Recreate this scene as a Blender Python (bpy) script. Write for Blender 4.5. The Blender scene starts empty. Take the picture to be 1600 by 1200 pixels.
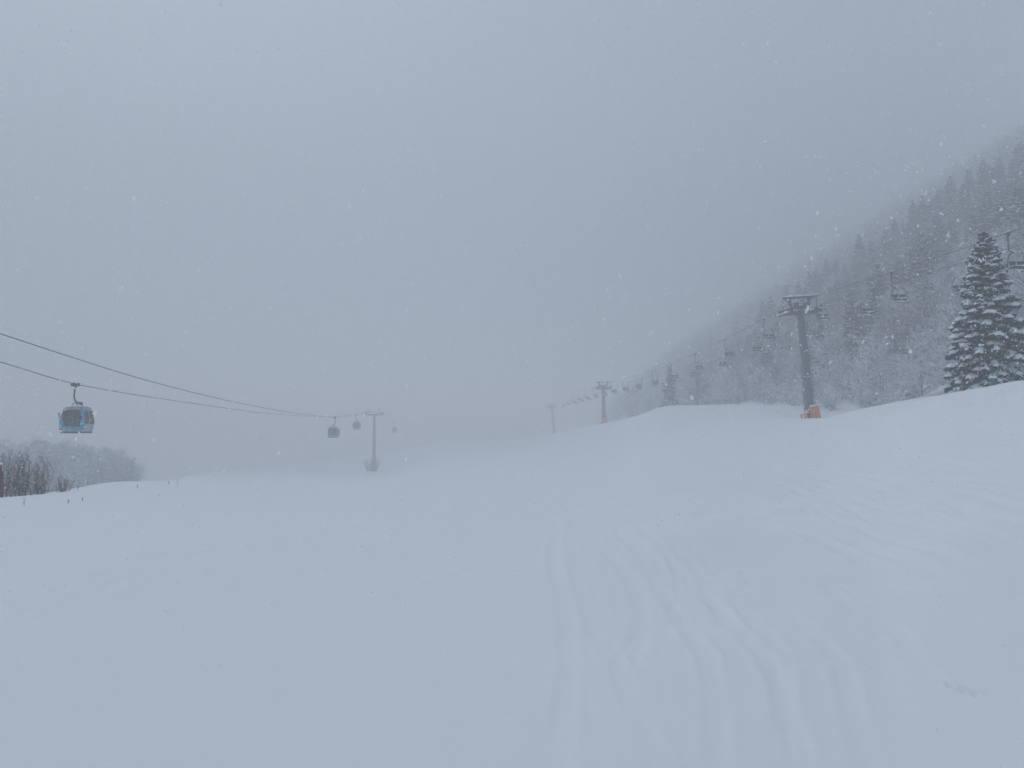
import bpy, math, random
import numpy as np
from mathutils import Vector, Matrix

scene = bpy.context.scene
col = scene.collection
random.seed(7)
rng = np.random.default_rng(11)

# ------------------------------------------------------------------ camera
PITCH = math.radians(3.0)
F = 1200.0                       # focal length in photo pixels (1600 wide)
HZ = 600 + F * math.tan(PITCH)   # horizon row
cam = bpy.data.objects.new('camera', bpy.data.cameras.new('camera'))
col.objects.link(cam)
cam.data.sensor_width = 36
cam.data.lens = 36 * F / 1600
cam.data.clip_start = 0.05
cam.data.clip_end = 5000
cam.location = (0, 0, 0)
cam.rotation_euler = (math.radians(90) + PITCH, 0, 0)
scene.camera = cam


def ray(u, v):
    a, b = (u - 800) / F, (600 - v) / F
    return np.array([a, math.cos(PITCH) - b * math.sin(PITCH), math.sin(PITCH) + b * math.cos(PITCH)])


def at(u, v, Y):
    d = ray(u, v)
    return d * (Y / d[1])


# ------------------------------------------------------------------ materials
def mat(name, color, rough=0.6, metal=0.0, vary=0.0, scale=4.0, spec=0.3):
    m = bpy.data.materials.new(name)
    m.use_nodes = True
    nt = m.node_tree
    b = nt.nodes['Principled BSDF']
    b.inputs['Base Color'].default_value = (*color, 1)
    b.inputs['Roughness'].default_value = rough
    b.inputs['Metallic'].default_value = metal
    b.inputs['Specular IOR Level'].default_value = spec
    if vary:
        tc = nt.nodes.new('ShaderNodeTexCoord')
        n = nt.nodes.new('ShaderNodeTexNoise')
        n.inputs['Scale'].default_value = scale
        n.inputs['Detail'].default_value = 4
        r = nt.nodes.new('ShaderNodeMapRange')
        r.inputs['To Min'].default_value = 1 - vary
        r.inputs['To Max'].default_value = 1 + vary
        mx = nt.nodes.new('ShaderNodeVectorMath')
        mx.operation = 'SCALE'
        mx.inputs[0].default_value = color
        nt.links.new(tc.outputs['Object'], n.inputs['Vector'])
        nt.links.new(n.outputs['Fac'], r.inputs['Value'])
        nt.links.new(r.outputs['Result'], mx.inputs['Scale'])
        nt.links.new(mx.outputs['Vector'], b.inputs['Base Color'])
    return m


def frosted(name, color, rough, snow_amt, scale, metal=0.0, spec=0.3):
    """paint or glass with wind-blown snow stuck to it in flecks"""
    m = mat(name, color, rough, metal, spec=spec)
    nt = m.node_tree
    b = nt.nodes['Principled BSDF']
    tc = nt.nodes.new('ShaderNodeTexCoord')
    n = nt.nodes.new('ShaderNodeTexNoise')
    n.inputs['Scale'].default_value = scale
    n.inputs['Detail'].default_value = 5
    n.inputs['Roughness'].default_value = 0.7
    r = nt.nodes.new('ShaderNodeMapRange')
    r.inputs['From Min'].default_value = 1 - snow_amt
    r.inputs['From Max'].default_value = 1 - snow_amt + 0.08
    mx = nt.nodes.new('ShaderNodeMix')
    mx.data_type = 'RGBA'
    mx.inputs['A'].default_value = (*color, 1)
    mx.inputs['B'].default_value = (0.8, 0.82, 0.85, 1)
    nt.links.new(tc.outputs['Object'], n.inputs['Vector'])
    nt.links.new(n.outputs['Fac'], r.inputs['Value'])
    nt.links.new(r.outputs['Result'], mx.inputs['Factor'])
    nt.links.new(mx.outputs['Result'], b.inputs['Base Color'])
    return m


M = {}
M['snow'] = mat('snow', (0.9, 0.915, 0.935), 0.75, spec=0.1)
M['needles'] = mat('spruce_needles', (0.02, 0.033, 0.032), 0.7, vary=0.4, scale=1.5)
M['needles_hazed'] = frosted('hazed_needles', (0.05, 0.065, 0.068), 0.8, 0.52, 1.1, spec=0.1)  # paler, rime-flecked needles: haze painted into the far trees' colour
M['bark'] = mat('bark', (0.075, 0.06, 0.052), 0.9, vary=0.4, scale=8)
M['twig'] = frosted('rimed_twig', (0.11, 0.095, 0.095), 0.9, 0.57, 1.6, spec=0.1)
M['twig_red'] = frosted('reddish_rimed_twig', (0.13, 0.075, 0.075), 0.9, 0.48, 1.6, spec=0.1)
M['twig_dark'] = mat('dark_twig', (0.105, 0.05, 0.042), 0.9, vary=0.3, scale=3)
M['stem'] = mat('dry_stem', (0.09, 0.07, 0.05), 0.9, vary=0.3, scale=20)
M['galv'] = frosted('galvanised_steel', (0.10, 0.125, 0.15), 0.55, 0.34, 3.0, metal=0.0)
M['steel'] = frosted('dark_steel', (0.035, 0.042, 0.05), 0.5, 0.36, 5.0)
M['steel_light'] = frosted('pale_steel', (0.2, 0.23, 0.26), 0.5, 0.40, 3.0)
M['cable'] = mat('cable_steel', (0.03, 0.033, 0.04), 0.6)
M['orange'] = frosted('orange_padding', (0.85, 0.22, 0.03), 0.7, 0.42, 3.5)
M['dark'] = mat('black_plastic', (0.02, 0.02, 0.022), 0.6)
M['blue'] = frosted('blue_paint', (0.0, 0.34, 0.52), 0.35, 0.31, 6.0)
M['silver'] = frosted('silver_panel', (0.30, 0.33, 0.36), 0.4, 0.44, 5.0)
M['teal'] = mat('teal_paint', (0.02, 0.09, 0.12), 0.5, vary=0.2)
M['red'] = mat('red_mark', (0.45, 0.03, 0.03), 0.5)
M['rubber'] = mat('rubber', (0.03, 0.03, 0.03), 0.8)
M['brick_red'] = mat('reddish_bark', (0.11, 0.04, 0.04), 0.9, vary=0.4, scale=6)


def glass(name, color, snow_amt, see):
    m = frosted(name, color, 0.12, snow_amt, 9.0, spec=0.5)
    nt = m.node_tree
    b = nt.nodes['Principled BSDF']
    out = nt.nodes['Material Output']
    tr = nt.nodes.new('ShaderNodeBsdfTransparent')
    tr.inputs['Color'].default_value = (0.6, 0.66, 0.7, 1)
    mx = nt.nodes.new('ShaderNodeMixShader')
    mx.inputs['Fac'].default_value = see
    nt.links.new(b.outputs['BSDF'], mx.inputs[1])
    nt.links.new(tr.outputs['BSDF'], mx.inputs[2])
    nt.links.new(mx.outputs['Shader'], out.inputs['Surface'])
    return m


M['glass'] = glass('tinted_window', (0.018, 0.02, 0.022), 0.42, 0.18)

fm = mat('snowflake', (0.99, 0.99, 0.99), 0.8, spec=0.0)
nt = fm.node_tree
tl = nt.nodes.new('ShaderNodeBsdfTranslucent'); tl.inputs['Color'].default_value = (0.95, 0.96, 0.97, 1)
mx = nt.nodes.new('ShaderNodeMixShader'); mx.inputs['Fac'].default_value = 0.5
nt.links.new(nt.nodes['Principled BSDF'].outputs['BSDF'], mx.inputs[1]); nt.links.new(tl.outputs['BSDF'], mx.inputs[2])
nt.links.new(mx.outputs['Shader'], nt.nodes['Material Output'].inputs['Surface'])
tl = nt.nodes.new('ShaderNodeBsdfTranslucent'); tl.inputs['Color'].default_value = (0.99, 0.99, 0.99, 1)
mx = nt.nodes.new('ShaderNodeMixShader'); mx.inputs['Fac'].default_value = 0.5
nt.links.new(nt.nodes['Principled BSDF'].outputs['BSDF'], mx.inputs[1]); nt.links.new(tl.outputs['BSDF'], mx.inputs[2])
nt.links.new(mx.outputs['Shader'], nt.nodes['Material Output'].inputs['Surface'])
M['flake'] = fm

# ground snow: fine grain bump only
gm = mat('piste_snow', (0.92, 0.935, 0.955), 0.8, spec=0.08)
nt = gm.node_tree
tc = nt.nodes.new('ShaderNodeTexCoord')
n1 = nt.nodes.new('ShaderNodeTexNoise'); n1.inputs['Scale'].default_value = 2.2; n1.inputs['Detail'].default_value = 8; n1.inputs['Roughness'].default_value = 0.6
n2 = nt.nodes.new('ShaderNodeTexNoise'); n2.inputs['Scale'].default_value = 17; n2.inputs['Detail'].default_value = 5; n2.inputs['Roughness'].default_value = 0.65
b2 = nt.nodes.new('ShaderNodeBump'); b2.inputs['Strength'].default_value = 0.25; b2.inputs['Distance'].default_value = 0.012
nt.links.new(tc.outputs['Object'], n2.inputs['Vector']); nt.links.new(n2.outputs['Fac'], b2.inputs['Height'])
bp = nt.nodes.new('ShaderNodeBump'); nt.links.new(b2.outputs['Normal'], bp.inputs['Normal']); bp.inputs['Strength'].default_value = 0.2; bp.inputs['Distance'].default_value = 0.06
nt.links.new(tc.outputs['Object'], n1.inputs['Vector'])
nt.links.new(n1.outputs['Fac'], bp.inputs['Height'])
nt.links.new(bp.outputs['Normal'], nt.nodes['Principled BSDF'].inputs['Normal'])
M['ground'] = gm


# ------------------------------------------------------------------ mesh builder
class MB:
    def __init__(s):
        s.v, s.f, s.m = [], [], []

    def add(s, verts, faces, mi=0):
        o = len(s.v)
        s.v.extend([tuple(map(float, p)) for p in verts])
        s.f.extend([tuple(i + o for i in f) for f in faces])
        s.m.extend([mi] * len(faces))

    def box(s, c, size, mi=0, rot=None, bevel=0.0):
        hx, hy, hz = [q / 2 for q in size]
        b = min(bevel, hx * .9, hy * .9, hz * .9)
        if b <= 0:
            vs = [(x, y, z) for x in (-hx, hx) for y in (-hy, hy) for z in (-hz, hz)]
            fs = [(0, 1, 3, 2), (4, 6, 7, 5), (0, 4, 5, 1), (2, 3, 7, 6), (0, 2, 6, 4), (1, 5, 7, 3)]
        else:
            bm_v, fs = [], []
            idx = {}
            for sx in (-1, 1):
                for sy in (-1, 1):
                    for sz in (-1, 1):
                        for ax in range(3):
                            p = [sx * (hx - b), sy * (hy - b), sz * (hz - b)]
                            p[ax] = (sx * hx, sy * hy, sz * hz)[ax]
                            idx[(sx, sy, sz, ax)] = len(bm_v)
                            bm_v.append(tuple(p))
            vs = bm_v
            for ax in range(3):
                o1, o2 = (ax + 1) % 3, (ax + 2) % 3
                for sg in (-1, 1):
                    q = []
                    for (a, c2) in ((-1, -1), (1, -1), (1, 1), (-1, 1)):
                        k = [0, 0, 0]; k[ax] = sg; k[o1] = a; k[o2] = c2
                        q.append(idx[(*k, ax)])
                    fs.append(tuple(q if sg > 0 else q[::-1]))
                for a in (-1, 1):
                    for c2 in (-1, 1):
                        k1 = [0, 0, 0]; k1[ax] = -1; k1[o1] = a; k1[o2] = c2
                        k2 = list(k1); k2[ax] = 1
                        fs.append((idx[(*k1, o1)], idx[(*k2, o1)], idx[(*k2, o2)], idx[(*k1, o2)]))
            for sx in (-1, 1):
                for sy in (-1, 1):
                    for sz in (-1, 1):
                        fs.append(tuple(idx[(sx, sy, sz, ax)] for ax in range(3)))
        if rot is not None:
            vs = [tuple(rot @ Vector(p)) for p in vs]
        vs = [(p[0] + c[0], p[1] + c[1], p[2] + c[2]) for p in vs]
        s.add(vs, fs, mi)

    def tube(s, pts, r, n=8, mi=0, cap=True, closed=False):
        pts = [Vector(p) for p in pts]
        k = len(pts)
        rs = r if isinstance(r, (list, tuple)) else [r] * k
        vs, fs = [], []
        up = None
        for i, p in enumerate(pts):
            if closed:
                t = pts[(i + 1) % k] - pts[i - 1]
            else:
                t = pts[min(i + 1, k - 1)] - pts[max(i - 1, 0)]
            t.normalize()
            if up is None:
                up = Vector((0, 0, 1)) if abs(t.z) < .9 else Vector((1, 0, 0))
            a = t.cross(up)
            if a.length < 1e-5:
                a = t.cross(Vector((0, 1, 0)))
            a.normalize()
            b = a.cross(t); b.normalize()
            up = b
            for j in range(n):
                q = 2 * math.pi * j / n
                vs.append(tuple(p + (a * math.cos(q) + b * math.sin(q)) * rs[i]))
        for i in range(k if closed else k - 1):
            i2 = (i + 1) % k
            for j in range(n):
                j2 = (j + 1) % n
                fs.append((i * n + j, i * n + j2, i2 * n + j2, i2 * n + j))
        if cap and not closed:
            fs.append(tuple(range(n))[::-1])
            fs.append(tuple(range((k - 1) * n, k * n)))
        s.add(vs, fs, mi)

    def snowcap(s, a, b, w, h, mi=0, n=6):
        """lumpy strip of snow lying along a line"""
        a, b = Vector(a), Vector(b)
        d = b - a
        side = d.cross(Vector((0, 0, 1)))
        if side.length < 1e-6:
            return
        side.normalize()
        vs, fs = [], []
        for i in range(n + 1):
            t = i / n
            e = 1 if 0 < i < n else .25
            hh = h * random.uniform(.6, 1.2) * e
            ww = w * random.uniform(.8, 1.1) * (.6 + .4 * e)
            p = a + d * t
            vs += [tuple(p - side * ww / 2), tuple(p - side * ww * .3 + Vector((0, 0, hh))), tuple(p + side * ww * .3 + Vector((0, 0, hh * .95))), tuple(p + side * ww / 2)]
        for i in range(n):
            for j in range(3):
                fs.append((i * 4 + j, i * 4 + j + 1, i * 4 + j + 5, i * 4 + j + 4))
            fs.append((i * 4 + 3, i * 4, i * 4 + 4, i * 4 + 7))
        fs.append((0, 1, 2, 3)[::-1]); fs.append(tuple(n * 4 + j for j in range(4)))
        s.add(vs, fs, mi)

    def mesh(s, name, mats, smooth=False):
        me = bpy.data.meshes.new(name)
        me.from_pydata(s.v, [], s.f)
        for m in mats:
            me.materials.append(m)
        if len(mats) > 1:
            me.polygons.foreach_set('material_index', s.m)
        if smooth:
            me.polygons.foreach_set('use_smooth', [True] * len(me.polygons))
        me.update()
        return me

    def build(s, name, mats, parent=None, smooth=False, loc=None):
        if not isinstance(mats, (list, tuple)):
            mats = [mats]
        o = bpy.data.objects.new(name, s.mesh(name, mats, smooth))
        col.objects.link(o)
        if parent is not None:
            o.parent = parent
        if loc is not None:
            o.location = loc
        return o


def tag(o, label=None, cat=None, group=None, kind=None):
    if label: o['label'] = label
    if cat: o['category'] = cat
    if group: o['group'] = group
    if kind: o['kind'] = kind
    return o


def empty(name, loc=(0, 0, 0), rz=0.0):
    o = bpy.data.objects.new(name, None)
    col.objects.link(o)
    o.location = loc
    o.rotation_euler = (0, 0, rz)
    o.empty_display_size = 0.3
    return o


def copy_tree(o, parent=None):
    kids = [c for c in bpy.data.objects if c.parent == o] if parent is None else list(o.children)
    c = o.copy()
    col.objects.link(c)
    if parent is not None:
        c.parent = parent
    for ch in kids:
        copy_tree(ch, c)
    return c


class Proto:
    """the first placement moves the thing itself, later ones copy it with its parts"""
    def __init__(s, root):
        s.root, s.used = root, False

    def place(s, loc, rz=0.0, sc=1.0, label=None, cat=None, group=None):
        o = s.root if not s.used else copy_tree(s.root)
        s.used = True
        o.location = loc
        o.rotation_euler = (0, 0, rz)
        o.scale = (sc, sc, sc) if not isinstance(sc, tuple) else sc
        if 'group' in o.keys() and not group:
            del o['group']
        tag(o, label, cat, group)
        return o


# ------------------------------------------------------------------ terrain
RK = np.array([0.5, 5, 10, 20, 30, 50, 70, 95, 140, 200, 300, 500, 900.])
TAB = {
    -1500: [-1.72, -1.78, -2.2, -3.0, -3.8, -6, -9, -13, -18, -25, -35, -50, -60],
    -400: [-1.7, -1.76, -2.1, -2.8, -3.5, -5.5, -8.5, -12, -17, -24, -34, -48, -58],
    0: [-1.7, -1.75, -2.0, -2.6, -3.1, -4.75, -7.3, -9.8, -13, -18, -27, -40, -52],
    200: [-1.7, -1.75, -1.95, -2.5, -3.0, -4.0, -5.2, -7.9, -12, -17, -25, -38, -50],
    330: [-1.7, -1.75, -1.95, -2.45, -2.9, -3.95, -5.1, -6.5, -9.2, -12.8, -18.8, -36, -48],
    450: [-1.7, -1.75, -1.95, -2.4, -2.85, -4.0, -5.2, -6.7, -9.3, -12.5, -17.5, -27.0, -42],
    585: [-1.7, -1.75, -1.95, -2.4, -2.8, -3.95, -5.1, -6.6, -9.35, -12.7, -17.0, -21, -32],
    700: [-1.7, -1.75, -1.95, -2.35, -2.7, -3.3, -4.0, -4.9, -6.3, -7.6, -8.0, -12, -22],
    830: [-1.7, -1.75, -1.9, -2.2, -2.4, -2.8, -3.2, -3.7, -4.3, -4.7, -5.2, -8.5, -16],
    945: [-1.7, -1.72, -1.85, -2.0, -2.1, -2.3, -2.4, -2.3, -1.5, 0.2, 0.2, -5, -10],
    1050: [-1.7, -1.7, -1.8, -1.75, -1.6, -1.3, -.9, -.2, 3.3, 3.6, 3, 3, 3],
    1200: [-1.7, -1.7, -1.75, -1.6, -1.4, -.8, -.1, .8, 3.4, 4.2, 5, 5, 5],
    1270: [-1.7, -1.7, -1.7, -1.5, -1.2, -.4, .3, .6, 3.2, 5, 6, 6, 6],
    1350: [-1.7, -1.7, -1.65, -1.2, -.7, .45, 1.35, 1.0, 3.2, 5, 6, 6, 6],
    1450: [-1.7, -1.66, -1.4, -.6, .3, 1.65, 2.3, 2.3, 3.8, 6, 7, 7, 7],
    1600: [-1.7, -1.6, -1.1, .1, 1.2, 2.75, 3.0, 3.6, 5, 7, 8, 8, 8],
    2000: [-1.7, -1.5, -.6, 1.2, 2.6, 4.5, 5, 6, 7, 9, 10, 10, 10],
    3000: [-1.7, -1.4, -.3, 2, 3.6, 6, 7, 8, 9, 11, 12, 12, 12],
}
UK = np.array(sorted(TAB), float)
ZT = np.array([TAB[int(u)] for u in UK])


def pchip(x, y, xi):
    """monotone cubic along the last axis"""
    h = np.diff(x)
    d = np.diff(y, axis=-1) / h
    m = np.zeros_like(y)
    w1, w2 = 2 * h[1:] + h[:-1], h[1:] + 2 * h[:-1]
    a, b = d[..., :-1], d[..., 1:]
    same = a * b > 0
    with np.errstate(divide='ignore', invalid='ignore'):
        hm = (w1 + w2) / (w1 / a + w2 / b)
    m[..., 1:-1] = np.where(same, hm, 0)
    m[..., 0], m[..., -1] = d[..., 0], d[..., -1]
    i = np.clip(np.searchsorted(x, xi) - 1, 0, len(x) - 2)
    t = (xi - x[i]) / h[i]
    y0, y1, m0, m1 = y[..., i], y[..., i + 1], m[..., i], m[..., i + 1]
    return (2 * t**3 - 3 * t**2 + 1) * y0 + (t**3 - 2 * t**2 + t) * h[i] * m0 + (-2 * t**3 + 3 * t**2) * y1 + (t**3 - t**2) * h[i] * m1


LK = np.log(RK + 4)
LG = np.linspace(LK[0], LK[-1], 500)
UG = np.linspace(UK[0], UK[-1], 900)
ZR = pchip(LK, ZT, LG)                       # u knots x fine R
ZG = pchip(UK, ZR.T.copy(), UG).T            # fine u x fine R
PH_C = math.radians(58)


def sines(x, y, specs):
    z = 0
    for (amp, wl, ang, ph) in specs:
        k = 2 * math.pi / wl
        z = z + amp * np.sin(k * (x * math.cos(ang) + y * math.sin(ang)) + ph + 0.8 * np.sin(k * .37 * (y * math.cos(ang) - x * math.sin(ang)) + ph * 2))
    return z


_r = random.Random(3)
LOWN = [(0.018 * w ** .8 * .17, w * _r.uniform(.8, 1.2), _r.uniform(0, 3.14), _r.uniform(0, 6)) for w in (1.6, 2.3, 3.1, 4.4, 6, 8.5, 12, 17, 25) for _ in range(2)]


def hill(x, y):
    s = (x - 50) / 4.0
    sp = 4.0 * np.where(s > 20, s, np.log1p(np.exp(np.minimum(s, 20))))
    h = 0.64 * sp
    h = np.where(h > 120, 120 + (h - 120) * 0.7, h)
    h = h + 2.0 * np.sin(y * .05 + x * .03) * np.clip(sp / 20, 0, 1)
    return np.minimum(h, 185) * np.clip((y + 120) / 120, 0.0, 1)


def ground_z(x, y):
    x = np.asarray(x, float); y = np.asarray(y, float)
    R = np.hypot(x, y)
    ph = np.arctan2(x, y)
    pc = np.clip(ph, -PH_C, PH_C)

    def look(p):
        u = np.clip(800 + 1200 * np.tan(p), UK[0], UK[-1])
        d = np.maximum(R * np.cos(p), RK[0])
        fu = (u - UG[0]) / (UG[1] - UG[0])
        fr = np.clip((np.log(np.minimum(d, 900) + 4) - LG[0]) / (LG[1] - LG[0]), 0, len(LG) - 1.001)
        iu = np.clip(fu.astype(int), 0, len(UG) - 2); ir = np.clip(fr.astype(int), 0, len(LG) - 2)
        tu, tr = fu - iu, fr - ir
        return (ZG[iu, ir] * (1 - tu) * (1 - tr) + ZG[iu + 1, ir] * tu * (1 - tr) + ZG[iu, ir + 1] * (1 - tu) * tr + ZG[iu + 1, ir + 1] * tu * tr)

    z = look(pc)
    back = np.clip((np.abs(ph) - PH_C) / (math.pi - PH_C), 0, 1)
    back = back * back * (3 - 2 * back)
    mean = 0.5 * (look(np.full_like(ph, PH_C)) + look(np.full_like(ph, -PH_C)))
    z = z * (1 - back) + mean * back
    fade = np.clip(R / 12, 0.15, 1) * (.4 + .6 / (1 + np.exp(-np.clip((pc - .06) * 18, -30, 30))))
    return z + hill(x, y) + sines(x, y, LOWN) * fade


def gz(x, y):
    return float(ground_z(np.array([x]), np.array([y]))[0])


def to_ground(pts):
    out = []
    ts = np.exp(np.linspace(math.log(1.5), math.log(420), 900))
    for (u, v) in pts:
        d = ray(u, v)
        P = ts[:, None] * d[None, :]
        below = P[:, 2] < ground_z(P[:, 0], P[:, 1])
        i = int(np.argmax(below)) if below.any() else len(ts) - 1
        out.append((P[i, 0], P[i, 1]))
    return out


def smooth_line(pts, n=10):
    P = np.array(pts, float)
    if len(P) < 3:
        t = np.linspace(0, 1, n * 2)[:, None]
        return P[0] * (1 - t) + P[1] * t
    P = np.vstack([2 * P[0] - P[1], P, 2 * P[-1] - P[-2]])
    out = []
    for i in range(1, len(P) - 2):
        for k in range(n):
            t = k / n
            a, b, c, d = P[i - 1], P[i], P[i + 1], P[i + 2]
            out.append(.5 * ((2 * b) + (c - a) * t + (2 * a - 5 * b + 4 * c - d) * t * t + (3 * b - a - 3 * c + d) * t**3))
    out.append(P[-2])
    return np.array(out)


# ski tracks read off the photograph, laid on the ground: (pixel polyline, width m, depth m, twin spacing m)
TR = [
    ([(858, 850), (868, 890), (882, 935), (888, 1000), (886, 1060), (872, 1230)], .16, .06, 0),
    ([(900, 845), (918, 900), (930, 960), (925, 1040)], .2, .03, 0),
    ([(925, 835), (965, 880), (995, 930), (1000, 985), (990, 1040)], .18, .06, 0),
    ([(955, 825), (1010, 870), (1050, 930), (1085, 975), (1110, 990)], .2, .06, 0),
    ([(985, 830), (1040, 895), (1080, 945), (1110, 985), (1145, 1020), (1160, 1060), (1175, 1120), (1195, 1240)], .16, .065, .42),
    ([(1040, 840), (1080, 885), (1112, 925), (1135, 985)], .18, .045, 0),
    ([(1190, 950), (1240, 1000), (1265, 1030), (1275, 1090), (1290, 1230)], .16, .05, .4),
    ([(1260, 895), (1330, 950), (1400, 985), (1440, 1045), (1485, 1072)], .16, .04, 0),
    ([(1478, 1068), (1496, 1077), (1518, 1084), (1540, 1090)], .06, .16, 0),
    ([(1240, 893), (1320, 912), (1400, 935)], .12, .05, .3),
    ([(1250, 876), (1400, 910), (1640, 970)], .12, .045, .35),
    ([(1250, 905), (1450, 950), (1640, 990)], .12, .05, .35),
    ([(880, 750), (960, 785), (1100, 842)], .16, .05, .4),
    ([(950, 790), (1030, 812), (1100, 840)], .15, .05, 0),
    ([(975, 1005), (1000, 1040), (985, 1020)], .1, .03, 0),
    ([(410, 778), (500, 800), (600, 853), (700, 905), (735, 920)], .16, .07, .5),
    ([(440, 778), (520, 786), (640, 797), (840, 800)], .16, .04, .4),
    ([(620, 775), (655, 765), (690, 755)], .2, .25, 0),
    ([(396, 787), (424, 777)], .22, .25, 0),
    ([(-30, 1000), (60, 950), (150, 912), (240, 880), (345, 850)], .22, .06, .5),
    ([(740, 1065), (770, 1095), (795, 1130), (800, 1220)], .3, .05, .5),
    ([(706, 905), (710, 950)], .16, .03, 0),
    ([(820, 960), (900, 985), (1010, 1015)], .14, .03, .3),
    ([(930, 1025), (1010, 1045)], .12, .03, 0),
]
_r = random.Random(5)
for k in range(46):
    u0, v0 = _r.uniform(880, 1230), _r.uniform(718, 800)
    drop = _r.uniform(5, 150) * (v0 - 690) / 100
    mid = _r.uniform(.2, .5)
    ue = _r.uniform(1250, 1660)
    TR.append(([(u0, v0), ((u0 + ue) / 2, v0 + drop * mid), (ue, v0 + drop)], _r.uniform(.12, .22), _r.uniform(.075, .14), _r.choice([0, .35, .45])))
for k in range(8):
    u0, v0 = _r.uniform(760, 900), _r.uniform(715, 790)
    TR.append(([(u0, v0), (u0 + _r.uniform(30, 120), v0 + _r.uniform(10, 50)), (u0 + _r.uniform(60, 260), v0 + _r.uniform(60, 160))], .18, .03, .4))


for k in range(3):
    u0, v0 = _r.uniform(850, 1060), _r.uniform(735, 820)
    u2 = _r.uniform(760, 1420)
    TR.append(([(u0, v0), (u0 + (u2 - u0) * .35 + _r.uniform(-70, 70), v0 + 120), (u0 + (u2 - u0) * .7 + _r.uniform(-80, 80), v0 + 260), (u2, 1230)][:_r.choice([3, 3, 4])], _r.uniform(.1, .18), _r.uniform(.015, .035), _r.choice([0, .3, .45])))
for k in range(9):
    u0, v0 = _r.uniform(60, 520), _r.uniform(800, 900)
    TR.append(([(u0, v0), (u0 + _r.uniform(60, 200), v0 + _r.uniform(-30, 40)), (u0 + _r.uniform(220, 420), v0 + _r.uniform(-30, 90))], .14, _r.uniform(.012, .022), _r.choice([0, .4])))


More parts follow.
